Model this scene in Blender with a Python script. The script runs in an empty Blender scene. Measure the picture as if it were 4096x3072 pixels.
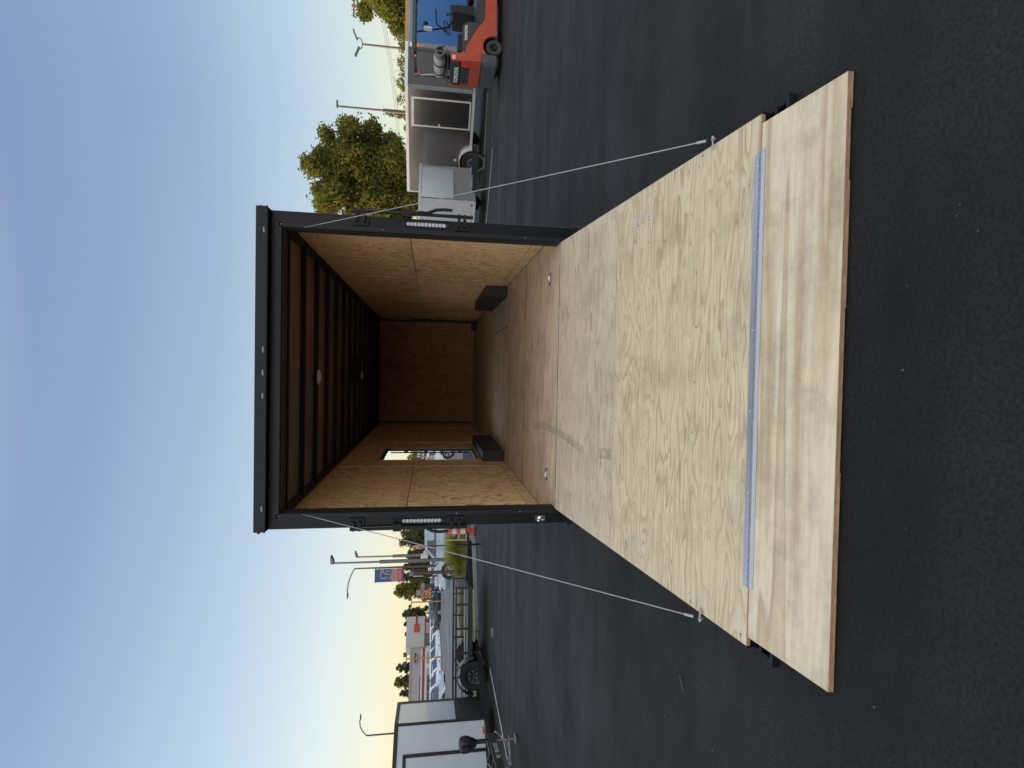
import bpy, bmesh, math, random
from mathutils import Vector, Matrix, Euler
import numpy as np
random.seed(7); np.random.seed(7)
R_ = math.radians
sc = bpy.context.scene
COL = sc.collection

# ------------------------------------------------------------------ camera
CAM = Vector((0.0247, -4.5357, 1.4837)); YAW, PIT, ROL, FPX = -0.022, -0.1518, 0.0159, 2115.755
_f = Vector((math.sin(YAW)*math.cos(PIT), math.cos(YAW)*math.cos(PIT), math.sin(PIT)))
_r = Vector((math.cos(YAW), -math.sin(YAW), 0)); _u = _r.cross(_f)
_R = _r*math.cos(ROL)+_u*math.sin(ROL); _U = -_r*math.sin(ROL)+_u*math.cos(ROL)
cam_d = bpy.data.cameras.new("camera"); cam = bpy.data.objects.new("camera", cam_d); COL.objects.link(cam)
cam_d.sensor_width = 36; cam_d.sensor_fit = 'HORIZONTAL'; cam_d.lens = FPX/4096*36
cam_d.clip_start = 0.05; cam_d.clip_end = 3000
# the photograph was taken with the phone on its side: camera right = world down
mx = Matrix((( -_U.x, _R.x, -_f.x, CAM.x), (-_U.y, _R.y, -_f.y, CAM.y), (-_U.z, _R.z, -_f.z, CAM.z), (0,0,0,1)))
cam.matrix_world = mx
sc.camera = cam

# ------------------------------------------------------------------ world and sun
SUN_AZ, SUN_EL = R_(-93), R_(6.0)       # azimuth from +Y towards +X
w = bpy.data.worlds.new("World"); sc.world = w; w.use_nodes = True
nt = w.node_tree; nt.nodes.clear()
def N(nt, t, **kw):
    n = nt.nodes.new(t)
    for k, v in kw.items():
        if k.startswith('i_'): n.inputs[k[2:].replace('_', ' ')].default_value = v
        else: setattr(n, k, v)
    return n
def ramp(nt, stops, interp='LINEAR'):
    n = nt.nodes.new('ShaderNodeValToRGB'); cr = n.color_ramp; cr.interpolation = interp
    while len(cr.elements) > 1: cr.elements.remove(cr.elements[-1])
    cr.elements[0].position = stops[0][0]; cr.elements[0].color = (*stops[0][1], 1)
    for p, c in stops[1:]:
        e = cr.elements.new(p); e.color = (*c, 1)
    return n
out = N(nt, 'ShaderNodeOutputWorld')
sky = N(nt, 'ShaderNodeTexSky', sky_type='NISHITA', sun_disc=False, sun_elevation=SUN_EL, sun_rotation=SUN_AZ, air_density=1.0, dust_density=1.0, ozone_density=1.5)
bg1 = N(nt, 'ShaderNodeBackground'); bg1.inputs['Strength'].default_value = 0.05
nt.links.new(sky.outputs[0], bg1.inputs['Color'])
tc = N(nt, 'ShaderNodeTexCoord'); sep = N(nt, 'ShaderNodeSeparateXYZ'); nt.links.new(tc.outputs['Generated'], sep.inputs[0])
r_sun = ramp(nt, [(0, (1.0, .82, .42)), (.03, (.98, .84, .52)), (.08, (.90, .87, .72)), (.16, (.76, .83, .85)), (.30, (.52, .65, .81)), (.5, (.31, .41, .63)), (1, (.23, .31, .54))])
r_far = ramp(nt, [(0, (.88, .83, .58)), (.05, (.80, .82, .67)), (.12, (.63, .73, .75)), (.22, (.46, .59, .74)), (.36, (.295, .395, .59)), (.6, (.21, .285, .49)), (1, (.19, .26, .46))])
for r in (r_sun, r_far): nt.links.new(sep.outputs['Z'], r.inputs[0])
dot = N(nt, 'ShaderNodeVectorMath', operation='DOT_PRODUCT'); nt.links.new(tc.outputs['Generated'], dot.inputs[0])
dot.inputs[1].default_value = (math.sin(R_(-62)), math.cos(R_(-62)), 0.0)
mr = N(nt, 'ShaderNodeMapRange'); nt.links.new(dot.outputs['Value'], mr.inputs['Value'])
mr.inputs['From Min'].default_value = .05; mr.inputs['From Max'].default_value = .9
mix = N(nt, 'ShaderNodeMix', data_type='RGBA'); nt.links.new(mr.outputs[0], mix.inputs['Factor'])
nt.links.new(r_far.outputs[0], mix.inputs['A']); nt.links.new(r_sun.outputs[0], mix.inputs['B'])
# unseen sky behind the camera and overhead, boosted to light the ramp and interior
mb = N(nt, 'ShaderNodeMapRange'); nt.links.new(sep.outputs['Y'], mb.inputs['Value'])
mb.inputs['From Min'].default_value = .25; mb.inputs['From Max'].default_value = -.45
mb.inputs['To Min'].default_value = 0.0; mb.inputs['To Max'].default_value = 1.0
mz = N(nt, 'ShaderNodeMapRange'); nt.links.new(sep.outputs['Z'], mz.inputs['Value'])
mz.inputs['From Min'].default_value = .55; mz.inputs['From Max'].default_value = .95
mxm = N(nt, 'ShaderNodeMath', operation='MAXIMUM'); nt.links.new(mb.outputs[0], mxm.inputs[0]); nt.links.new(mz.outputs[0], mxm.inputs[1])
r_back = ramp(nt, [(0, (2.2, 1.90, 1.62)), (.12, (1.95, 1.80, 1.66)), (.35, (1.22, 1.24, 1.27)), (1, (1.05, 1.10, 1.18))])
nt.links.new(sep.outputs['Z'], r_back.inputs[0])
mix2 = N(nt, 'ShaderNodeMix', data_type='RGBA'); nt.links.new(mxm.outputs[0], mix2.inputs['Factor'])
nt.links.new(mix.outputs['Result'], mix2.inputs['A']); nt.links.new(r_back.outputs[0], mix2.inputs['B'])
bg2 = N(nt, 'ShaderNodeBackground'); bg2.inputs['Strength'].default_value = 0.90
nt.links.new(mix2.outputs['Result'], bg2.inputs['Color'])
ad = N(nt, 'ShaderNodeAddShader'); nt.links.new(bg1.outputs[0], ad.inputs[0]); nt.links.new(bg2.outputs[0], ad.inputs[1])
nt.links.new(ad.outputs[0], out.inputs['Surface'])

sl = bpy.data.lights.new("sun", 'SUN'); sl.energy = 5.0; sl.angle = R_(0.5); sl.color = (1.0, .74, .45)
so = bpy.data.objects.new("sun", sl); COL.objects.link(so)
sd = Vector((math.sin(SUN_AZ)*math.cos(SUN_EL), math.cos(SUN_AZ)*math.cos(SUN_EL), math.sin(SUN_EL)))
so.rotation_euler = sd.to_track_quat('Z', 'Y').to_euler()
sc.view_settings.view_transform = 'Standard'; sc.view_settings.look = 'None'
sc.view_settings.exposure = 0.0; sc.view_settings.gamma = 1.0
try:
    sc.cycles.max_bounces = 8; sc.cycles.diffuse_bounces = 7; sc.cycles.transparent_max_bounces = 12
    sc.cycles.use_denoising = True
except Exception: pass

# ------------------------------------------------------------------ pixel rays -> real positions
def ray(x, y): return _f + (1536-y)/FPX*_R + -(x-2048)/FPX*_U
def G(x, y, z=0.0):
    r = ray(x, y); t = (z-CAM.z)/r.z; return CAM + t*r
def D(x, y, d): return CAM + d*ray(x, y)

# ------------------------------------------------------------------ mesh helpers
class MB:
    def __init__(s): s.v = []; s.f = []; s.m = []; s.cur = 0
    def add(s, vs, fs):
        o = len(s.v); s.v += [tuple(p) for p in vs]; s.f += [tuple(i+o for i in f) for f in fs]; s.m += [s.cur]*len(fs); return s
    def box(s, x0, x1, y0, y1, z0, z1, M=None):
        vs = [Vector((x, y, z)) for z in (z0, z1) for y in (y0, y1) for x in (x0, x1)]
        if M: vs = [M @ p for p in vs]
        return s.add(vs, [(0,2,3,1), (4,5,7,6), (0,1,5,4), (2,6,7,3), (0,4,6,2), (1,3,7,5)])
    def quad(s, *p): return s.add(p, [tuple(range(len(p)))])
    def prism(s, poly, t0, t1, axis='Y', M=None):
        # poly in the two other axes, extruded along axis
        n = len(poly)
        def P(a, b, t):
            p = {'Y': (a, t, b), 'X': (t, a, b), 'Z': (a, b, t)}[axis]
            p = Vector(p); return M @ p if M else p
        vs = [P(a, b, t0) for a, b in poly] + [P(a, b, t1) for a, b in poly]
        fs = [tuple(range(n)), tuple(range(2*n-1, n-1, -1))] + [(i, (i+1) % n, n+(i+1) % n, n+i) for i in range(n)]
        return s.add(vs, fs)
    def tube(s, pts, r, seg=8, caps=True, r2=None):
        pts = [Vector(p) for p in pts]; n = len(pts); vs = []
        up = Vector((0, 0, 1)); prev = None
        for i, p in enumerate(pts):
            d = (pts[min(i+1, n-1)]-pts[max(i-1, 0)]).normalized()
            a = d.cross(up if prev is None else prev)
            if a.length < 1e-3: a = d.cross(Vector((1, 0, 0)))
            if prev is None: a.normalize(); b = d.cross(a).normalized()
            else: a = prev - d*prev.dot(d); a.normalize(); b = d.cross(a).normalized()
            prev = a
            rr = r if r2 is None else r+(r2-r)*i/(n-1)
            for k in range(seg):
                t = 2*math.pi*k/seg; vs.append(p+a*math.cos(t)*rr+b*math.sin(t)*rr)
        fs = [(i*seg+k, i*seg+(k+1) % seg, (i+1)*seg+(k+1) % seg, (i+1)*seg+k) for i in range(n-1) for k in range(seg)]
        if caps: fs += [tuple(range(seg-1, -1, -1)), tuple((n-1)*seg+k for k in range(seg))]
        return s.add(vs, fs)
    def cyl(s, c, axis, r, h, seg=24, r2=None):
        c = Vector(c); a = Vector(axis).normalized()*h/2
        return s.tube([c-a, c+a], r, seg, True, r2)
    def lathe(s, prof, c, axis='Y', seg=28):
        # prof: (radius, offset) closed ring profile round the axis through c
        c = Vector(c); n = len(prof); vs = []
        for k in range(seg):
            t = 2*math.pi*k/seg
            for r, o in prof:
                if axis == 'Y': p = Vector((r*math.cos(t), o, r*math.sin(t)))
                elif axis == 'X': p = Vector((o, r*math.cos(t), r*math.sin(t)))
                else: p = Vector((r*math.cos(t), r*math.sin(t), o))
                vs.append(c+p)
        fs = [(k*n+i, k*n+(i+1) % n, ((k+1) % seg)*n+(i+1) % n, ((k+1) % seg)*n+i) for k in range(seg) for i in range(n)]
        return s.add(vs, fs)
    def ball(s, c, r, seg=10, ring=6, sc3=(1, 1, 1)):
        c = Vector(c); vs = []; fs = []
        for i in range(ring+1):
            ph = math.pi*i/ring
            for k in range(seg):
                t = 2*math.pi*k/seg
                vs.append(c+Vector((r*sc3[0]*math.sin(ph)*math.cos(t), r*sc3[1]*math.sin(ph)*math.sin(t), r*sc3[2]*math.cos(ph))))
        for i in range(ring):
            for k in range(seg): fs.append((i*seg+k, i*seg+(k+1) % seg, (i+1)*seg+(k+1) % seg, (i+1)*seg+k))
        return s.add(vs, fs)
    def build(s, name, mats, parent=None, smooth=False, bevel=0, bseg=2, loc=None, rot=None):
        me = bpy.data.meshes.new(name); me.from_pydata(s.v, [], s.f)
        if not isinstance(mats, (list, tuple)): mats = [mats]
        for m in mats: me.materials.append(m)
        if len(mats) > 1: me.polygons.foreach_set('material_index', s.m)
        bm = bmesh.new(); bm.from_mesh(me); bmesh.ops.remove_doubles(bm, verts=bm.verts, dist=1e-5)
        bmesh.ops.recalc_face_normals(bm, faces=bm.faces)
        if bevel:
            es = [e for e in bm.edges if len(e.link_faces) == 2 and e.calc_face_angle(0) > R_(28)]
            bmesh.ops.bevel(bm, geom=es, offset=bevel, segments=bseg, affect='EDGES', clamp_overlap=True)
        bm.to_mesh(me); bm.free()
        if smooth:
            for p in me.polygons: p.use_smooth = True
            try: me.set_sharp_from_angle(angle=R_(35))
            except Exception: pass
        ob = bpy.data.objects.new(name, me); COL.objects.link(ob)
        if parent: ob.parent = parent
        if loc: ob.location = loc
        if rot: ob.rotation_euler = rot
        return ob
def tag(o, label=None, cat=None, group=None, kind=None):
    if label: o['label'] = label
    if cat: o['category'] = cat
    if group: o['group'] = group
    if kind: o['kind'] = kind
    return o
def thing(name, label, cat, loc=(0, 0, 0), rz=0, group=None):
    o = bpy.data.objects.new(name, None); COL.objects.link(o); o.location = loc; o.rotation_euler = (0, 0, rz)
    o.empty_display_size = .2
    return tag(o, label, cat, group)
def kids(o): return [c for c in bpy.data.objects if c.parent == o]
def copy_tree(o, parent=None):
    c = o.copy(); COL.objects.link(c)
    if parent: c.parent = parent
    for ch in kids(o): copy_tree(ch, c)
    return c
def text_mesh(s, size, name, mat, parent, M, extrude=.004, bold=0.0, align='CENTER', sx=1.0):
    cu = bpy.data.curves.new(name, 'FONT'); cu.body = s; cu.size = size; cu.extrude = extrude; cu.offset = bold
    cu.align_x = align; cu.align_y = 'CENTER'; cu.resolution_u = 3
    tmp = bpy.data.objects.new(name+'_src', cu); COL.objects.link(tmp)
    dg = bpy.context.evaluated_depsgraph_get(); me = bpy.data.meshes.new_from_object(tmp.evaluated_get(dg))
    bpy.data.objects.remove(tmp)
    me.transform(M @ Matrix.Diagonal((sx, 1, 1, 1))); me.materials.clear(); me.materials.append(mat); me.name = name
    ob = bpy.data.objects.new(name, me); COL.objects.link(ob); ob.parent = parent; return ob
def upright(loc, rz=0, tilt=0):
    # text plane standing up, facing -Y when rz = 0, reading towards +X
    return Matrix.Translation(loc) @ Matrix.Rotation(rz, 4, 'Z') @ Matrix.Rotation(R_(90), 4, 'X') @ Matrix.Rotation(tilt, 4, 'Z')

# ------------------------------------------------------------------ materials
def mat(name, col=(.5, .5, .5), rough=.6, metal=0.0, spec=.5, emit=None, estr=1.0, coat=0):
    m = bpy.data.materials.new(name); m.use_nodes = True; b = m.node_tree.nodes['Principled BSDF']
    b.inputs['Base Color'].default_value = (*col, 1); b.inputs['Roughness'].default_value = rough
    b.inputs['Metallic'].default_value = metal; b.inputs['Specular IOR Level'].default_value = spec
    if coat: b.inputs['Coat Weight'].default_value = coat; b.inputs['Coat Roughness'].default_value = .08
    if emit: b.inputs['Emission Color'].default_value = (*emit, 1); b.inputs['Emission Strength'].default_value = estr
    return m
def grime(m, amt=.25, scale=6, bump=.0, bscale=80, rvar=.12, stretch=(1, 1, 1)):
    """soft noise in colour and roughness so nothing is perfectly flat"""
    nt = m.node_tree; b = nt.nodes['Principled BSDF']; col = tuple(b.inputs['Base Color'].default_value)[:3]
    tc = N(nt, 'ShaderNodeTexCoord'); mp = N(nt, 'ShaderNodeMapping'); mp.inputs['Scale'].default_value = stretch
    nt.links.new(tc.outputs['Object'], mp.inputs[0])
    n1 = N(nt, 'ShaderNodeTexNoise'); n1.inputs['Scale'].default_value = scale; n1.inputs['Detail'].default_value = 6; n1.inputs['Roughness'].default_value = .65
    nt.links.new(mp.outputs[0], n1.inputs['Vector'])
    lo = tuple(c*(1-amt) for c in col); hi = tuple(min(1, c*(1+amt)) for c in col)
    r = ramp(nt, [(.3, lo), (.7, hi)]); nt.links.new(n1.outputs['Fac'], r.inputs[0]); nt.links.new(r.outputs[0], b.inputs['Base Color'])
    ro = b.inputs['Roughness'].default_value
    mr = N(nt, 'ShaderNodeMapRange'); mr.inputs['To Min'].default_value = max(.02, ro-rvar); mr.inputs['To Max'].default_value = min(1, ro+rvar)
    nt.links.new(n1.outputs['Fac'], mr.inputs['Value']); nt.links.new(mr.outputs[0], b.inputs['Roughness'])
    if bump:
        n2 = N(nt, 'ShaderNodeTexNoise'); n2.inputs['Scale'].default_value = bscale; n2.inputs['Detail'].default_value = 4
        nt.links.new(mp.outputs[0], n2.inputs['Vector'])
        bp = N(nt, 'ShaderNodeBump'); bp.inputs['Strength'].default_value = bump; bp.inputs['Distance'].default_value = .01
        nt.links.new(n2.outputs['Fac'], bp.inputs['Height']); nt.links.new(bp.outputs[0], b.inputs['Normal'])
    return m
def plywood(name, light, dark, sc3, bands=9, seed=0, fiber=(2, 60, 2), contrast=1.0, dirt=.25, bump=.15, swirl=.35, rough=.62, det=1.8, fib=.86):
    m = bpy.data.materials.new(name); m.use_nodes = True; nt = m.node_tree; b = nt.nodes['Principled BSDF']
    L = nt.links.new
    tc = N(nt, 'ShaderNodeTexCoord'); oi = N(nt, 'ShaderNodeObjectInfo')
    mul = N(nt, 'ShaderNodeMath', operation='MULTIPLY'); mul.inputs[1].default_value = 17.3; L(oi.outputs['Random'], mul.inputs[0])
    addv = N(nt, 'ShaderNodeVectorMath', operation='ADD'); L(tc.outputs['Object'], addv.inputs[0]); L(mul.outputs[0], addv.inputs[1])
    mp = N(nt, 'ShaderNodeMapping'); mp.inputs['Scale'].default_value = sc3; mp.inputs['Location'].default_value = (seed, seed*1.7, seed*.6)
    L(addv.outputs[0], mp.inputs[0])
    n1 = N(nt, 'ShaderNodeTexNoise'); n1.inputs['Scale'].default_value = 1.0; n1.inputs['Detail'].default_value = det; n1.inputs['Roughness'].default_value = .42; n1.inputs['Distortion'].default_value = swirl
    L(mp.outputs[0], n1.inputs['Vector'])
    mb = N(nt, 'ShaderNodeMath', operation='MULTIPLY'); mb.inputs[1].default_value = bands; L(n1.outputs['Fac'], mb.inputs[0])
    fr = N(nt, 'ShaderNodeMath', operation='FRACT'); L(mb.outputs[0], fr.inputs[0])
    mid = tuple((a+c)/2 for a, c in zip(light, dark))
    d2 = tuple(l+(d-l)*contrast for l, d in zip(light, dark))
    r1 = ramp(nt, [(0, light), (.38, light), (.66, mid), (.90, d2), (.97, light), (1, light)]); L(fr.outputs[0], r1.inputs[0])
    # patches where the figure fades out
    n2 = N(nt, 'ShaderNodeTexNoise'); n2.inputs['Scale'].default_value = .55; n2.inputs['Detail'].default_value = 2; L(mp.outputs[0], n2.inputs['Vector'])
    rp = ramp(nt, [(.35, (0, 0, 0)), (.6, (1, 1, 1))]); L(n2.outputs['Fac'], rp.inputs[0])
    plain = N(nt, 'ShaderNodeMix', data_type='RGBA'); plain.inputs['B'].default_value = (*tuple(l*.7+m_*.3 for l, m_ in zip(light, mid)), 1)
    inv = N(nt, 'ShaderNodeMath', operation='MULTIPLY'); inv.inputs[1].default_value = .55; L(rp.outputs[0], inv.inputs[0])
    L(inv.outputs[0], plain.inputs['Factor']); L(r1.outputs[0], plain.inputs['A'])
    # fibre
    mf = N(nt, 'ShaderNodeMapping'); mf.inputs['Scale'].default_value = fiber; L(addv.outputs[0], mf.inputs[0])
    n3 = N(nt, 'ShaderNodeTexNoise'); n3.inputs['Scale'].default_value = 1; n3.inputs['Detail'].default_value = 5; n3.inputs['Roughness'].default_value = .7; L(mf.outputs[0], n3.inputs['Vector'])
    rf = ramp(nt, [(.3, (fib, fib-.01, fib-.02)), (.6, (1.04, 1.04, 1.03))]); L(n3.outputs['Fac'], rf.inputs[0])
    m1 = N(nt, 'ShaderNodeMix', data_type='RGBA', blend_type='MULTIPLY'); m1.inputs['Factor'].default_value = 1
    L(plain.outputs['Result'], m1.inputs['A']); L(rf.outputs[0], m1.inputs['B'])
    # handling dirt and knots
    n4 = N(nt, 'ShaderNodeTexNoise'); n4.inputs['Scale'].default_value = 3.6; n4.inputs['Detail'].default_value = 8; n4.inputs['Roughness'].default_value = .72; L(addv.outputs[0], n4.inputs['Vector'])
    rd = ramp(nt, [(.36, (1-dirt, 1-dirt*1.02, 1-dirt*1.08)), (.54, (1, 1, 1))]); L(n4.outputs['Fac'], rd.inputs[0])
    m2 = N(nt, 'ShaderNodeMix', data_type='RGBA', blend_type='MULTIPLY'); m2.inputs['Factor'].default_value = 1
    L(m1.outputs['Result'], m2.inputs['A']); L(rd.outputs[0], m2.inputs['B'])
    L(m2.outputs['Result'], b.inputs['Base Color'])
    b.inputs['Roughness'].default_value = rough; b.inputs['Specular IOR Level'].default_value = .3
    bp = N(nt, 'ShaderNodeBump'); bp.inputs['Strength'].default_value = bump; bp.inputs['Distance'].default_value = .004
    L(n3.outputs['Fac'], bp.inputs['Height']); L(bp.outputs[0], b.inputs['Normal'])
    return m
PLY_RAMP = plywood('ramp_plywood', (.715, .605, .41), (.48, .36, .21), (1.9, 10.5, 1), bands=9, seed=3.1, fiber=(2.5, 80, 2), dirt=.20, fib=.80)
PLY_RAMP2 = plywood('ramp_plywood_straight', (.69, .59, .435), (.47, .37, .25), (1.1, 12, 1), bands=9, seed=8.4, fiber=(2.5, 90, 2), dirt=.20, fib=.80)
PLY_FLAP = plywood('flap_plywood', (.74, .64, .455), (.53, .405, .255), (.38, 7.0, 1), bands=4.5, det=2.4, seed=1.3, fiber=(3, 50, 2), dirt=.24, fib=.84, swirl=.45)
PLY_FLOOR = plywood('floor_plywood', (.80, .645, .455), (.50, .37, .235), (.40, 8.0, 1), bands=8, seed=5.5, fiber=(2, 60, 2), dirt=.25, swirl=.1)
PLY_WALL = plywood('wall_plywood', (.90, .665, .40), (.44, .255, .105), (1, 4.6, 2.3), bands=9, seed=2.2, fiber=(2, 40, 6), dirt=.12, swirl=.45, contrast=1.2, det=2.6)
PLY_TRIM = plywood('trim_plywood', (.80, .585, .35), (.52, .335, .18), (2, 4.0, 2.5), bands=6, seed=9.2, fiber=(2, 20, 10), dirt=.2, swirl=.5)
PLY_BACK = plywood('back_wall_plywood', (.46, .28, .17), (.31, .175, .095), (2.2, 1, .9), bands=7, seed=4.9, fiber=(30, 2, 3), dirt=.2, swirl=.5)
EDGE = grime(mat('plywood_edge', (.36, .24, .15), .8), .4, 20, .3, 60, stretch=(1, 1, 12))
BLK = grime(mat('black_powder_coat', (.008, .0095, .013), .45, .0, .28), .25, 5, .05, 120)
BLKM = grime(mat('black_satin_metal', (.009, .0115, .017), .44, .0, .28), .25, 6, .04, 90)
BLKDP = grime(mat('black_diamond_plate', (.0045, .006, .009), .36, .0, .26), .3, 9, .03, 60)
SEAL = mat('rubber_seal', (.008, .009, .011), .7)
ALU = grime(mat('brushed_aluminium', (.55, .57, .62), .34, .9), .12, 8, .08, 60, stretch=(1, 30, 1))
CHROME = mat('chrome', (.75, .76, .78), .12, 1.0)
GALV = grime(mat('galvanised_cable', (.36, .37, .36), .42, .7), .2, 50)
LEDM = grime(mat('led_lens', (.45, .46, .50), .2, .2), .35, 70)
LENS = mat('clear_lens', (.55, .56, .58), .12, .4, .8)
RUB = grime(mat('tyre_rubber', (.022, .022, .024), .75), .3, 20, .2, 60)
RIMD = mat('dark_rim', (.10, .105, .11), .35, .7)
RIML = mat('light_rim', (.55, .56, .58), .3, .8)
BUMPW = mat('bright_dot', (.8, .8, .8), .5)

def asphalt(name, base, hi, rough=.72, speck=True):
    m = bpy.data.materials.new(name); m.use_nodes = True; nt = m.node_tree; b = nt.nodes['Principled BSDF']; L = nt.links.new
    tc = N(nt, 'ShaderNodeTexCoord')
    n1 = N(nt, 'ShaderNodeTexNoise'); n1.inputs['Scale'].default_value = .8; n1.inputs['Detail'].default_value = 12; n1.inputs['Roughness'].default_value = .72; L(tc.outputs['Object'], n1.inputs['Vector'])
    n2 = N(nt, 'ShaderNodeTexNoise'); n2.inputs['Scale'].default_value = 75; n2.inputs['Detail'].default_value = 3; L(tc.outputs['Object'], n2.inputs['Vector'])
    mps = N(nt, 'ShaderNodeMapping'); mps.inputs['Scale'].default_value = (.10, 1.1, 1); mps.inputs['Rotation'].default_value = (0, 0, .12); L(tc.outputs['Object'], mps.inputs[0])
    ns = N(nt, 'ShaderNodeTexNoise'); ns.inputs['Scale'].default_value = 1.6; ns.inputs['Detail'].default_value = 7; ns.inputs['Roughness'].default_value = .6; L(mps.outputs[0], ns.inputs['Vector'])
    av = N(nt, 'ShaderNodeMath', operation='MULTIPLY_ADD'); av.inputs[1].default_value = .45; L(ns.outputs['Fac'], av.inputs[0])
    hv = N(nt, 'ShaderNodeMath', operation='MULTIPLY'); hv.inputs[1].default_value = .55; L(n1.outputs['Fac'], hv.inputs[0]); L(hv.outputs[0], av.inputs[2])
    r = ramp(nt, [(.40, base), (.60, hi)]); L(av.outputs[0], r.inputs[0])
    r2 = ramp(nt, [(.34, (.35, .35, .35)), (.66, (1.7, 1.7, 1.72))]); L(n2.outputs['Fac'], r2.inputs[0])
    m1 = N(nt, 'ShaderNodeMix', data_type='RGBA', blend_type='MULTIPLY'); m1.inputs['Factor'].default_value = 1; L(r.outputs[0], m1.inputs['A']); L(r2.outputs[0], m1.inputs['B'])
    # pale aggregate grains
    vo = N(nt, 'ShaderNodeTexVoronoi'); vo.inputs['Scale'].default_value = 34; L(tc.outputs['Object'], vo.inputs['Vector'])
    sepc = N(nt, 'ShaderNodeSeparateColor'); L(vo.outputs['Color'], sepc.inputs[0])
    g1 = N(nt, 'ShaderNodeMath', operation='GREATER_THAN'); g1.inputs[1].default_value = .95; L(sepc.outputs[0], g1.inputs[0])
    g2 = N(nt, 'ShaderNodeMath', operation='LESS_THAN'); g2.inputs[1].default_value = .10; L(vo.outputs['Distance'], g2.inputs[0])
    g3 = N(nt, 'ShaderNodeMath', operation='MULTIPLY'); L(g1.outputs[0], g3.inputs[0]); L(g2.outputs[0], g3.inputs[1])
    m2 = N(nt, 'ShaderNodeMix', data_type='RGBA'); L(g3.outputs[0], m2.inputs['Factor']); L(m1.outputs['Result'], m2.inputs['A']); m2.inputs['B'].default_value = (.10, .095, .085, 1)
    L((m2 if speck else m1).outputs['Result'], b.inputs['Base Color'])
    mr = N(nt, 'ShaderNodeMapRange'); mr.inputs['From Min'].default_value = .35; mr.inputs['From Max'].default_value = .65; mr.inputs['To Min'].default_value = rough+.13; mr.inputs['To Max'].default_value = rough-.12; L(av.outputs[0], mr.inputs['Value']); L(mr.outputs[0], b.inputs['Roughness'])
    b.inputs['Specular IOR Level'].default_value = .38
    n3 = N(nt, 'ShaderNodeTexNoise'); n3.inputs['Scale'].default_value = 38; n3.inputs['Detail'].default_value = 8; n3.inputs['Roughness'].default_value = .7; L(tc.outputs['Object'], n3.inputs['Vector'])
    bp = N(nt, 'ShaderNodeBump'); bp.inputs['Strength'].default_value = .9; bp.inputs['Distance'].default_value = .02; L(n3.outputs['Fac'], bp.inputs['Height']); L(bp.outputs[0], b.inputs['Normal'])
    return m
ASPH = asphalt('lot_asphalt', (.0046, .0043, .0042), (.0185, .0168, .0158))
ROADM = asphalt('road_asphalt', (.12, .12, .13), (.18, .175, .18), .8, False)
CONC = grime(mat('kerb_concrete', (.33, .31, .29), .9), .25, 6, .4, 50)
PAINT = grime(mat('road_paint', (.38, .38, .38), .8), .45, 30, .2, 60)
def grassmat(name, a, b_):
    m = mat(name, a, .9); nt = m.node_tree; b = nt.nodes['Principled BSDF']
    tc = N(nt, 'ShaderNodeTexCoord'); n1 = N(nt, 'ShaderNodeTexNoise'); n1.inputs['Scale'].default_value = 3; n1.inputs['Detail'].default_value = 8
    nt.links.new(tc.outputs['Object'], n1.inputs['Vector']); r = ramp(nt, [(.3, a), (.65, b_)]); nt.links.new(n1.outputs['Fac'], r.inputs[0]); nt.links.new(r.outputs[0], b.inputs['Base Color'])
    return m
GRASS = grassmat('verge_grass', (.07, .10, .03), (.16, .17, .06))
DIRT = grassmat('dry_ground', (.14, .12, .09), (.22, .19, .13))
def leafmat(name, a, b_, trans=.35, sc_=1.4):
    m = bpy.data.materials.new(name); m.use_nodes = True; nt = m.node_tree; nt.nodes.clear(); L = nt.links.new
    o = N(nt, 'ShaderNodeOutputMaterial'); tc = N(nt, 'ShaderNodeTexCoord')
    n1 = N(nt, 'ShaderNodeTexNoise'); n1.inputs['Scale'].default_value = sc_; n1.inputs['Detail'].default_value = 5; n1.inputs['Roughness'].default_value = .8; L(tc.outputs['Object'], n1.inputs['Vector'])
    r = ramp(nt, [(.3, a), (.7, b_)]); L(n1.outputs['Fac'], r.inputs[0])
    p = N(nt, 'ShaderNodeBsdfPrincipled'); L(r.outputs[0], p.inputs['Base Color']); p.inputs['Roughness'].default_value = .55; p.inputs['Specular IOR Level'].default_value = .25
    t = N(nt, 'ShaderNodeBsdfTranslucent'); r2 = ramp(nt, [(.3, tuple(min(1, c*1.9) for c in a)), (.7, (b_[0]*2.4, b_[1]*2.2, b_[2]*1.1))]); L(n1.outputs['Fac'], r2.inputs[0]); L(r2.outputs[0], t.inputs['Color'])
    mx_ = N(nt, 'ShaderNodeMixShader'); mx_.inputs[0].default_value = trans; L(p.outputs[0], mx_.inputs[1]); L(t.outputs[0], mx_.inputs[2]); L(mx_.outputs[0], o.inputs['Surface'])
    return m
LEAF = leafmat('broad_leaf', (.050, .075, .020), (.23, .215, .045), .45)
LEAFW = leafmat('yellow_green_leaf', (.070, .098, .020), (.23, .235, .045), .45)  # yellow-green foliage of the right-hand trees
LEAFD = leafmat('dark_leaf', (.055, .07, .030), (.15, .15, .055), .5, .25)
BARK = grime(mat('bark', (.09, .065, .045), .9), .35, 8, .6, 30, stretch=(6, 6, 1))
def ZX(x, X, Y):
    A = (X-CAM.x)*_f.x+(Y-CAM.y)*_f.y; B = (X-CAM.x)*_U.x+(Y-CAM.y)*_U.y; q = x-2048
    return CAM.z - (q*A+FPX*B)/(q*_f.z+FPX*_U.z)
def XY(y, d, x=1725):
    p = D(x, y, d); return p.x, p.y

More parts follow.
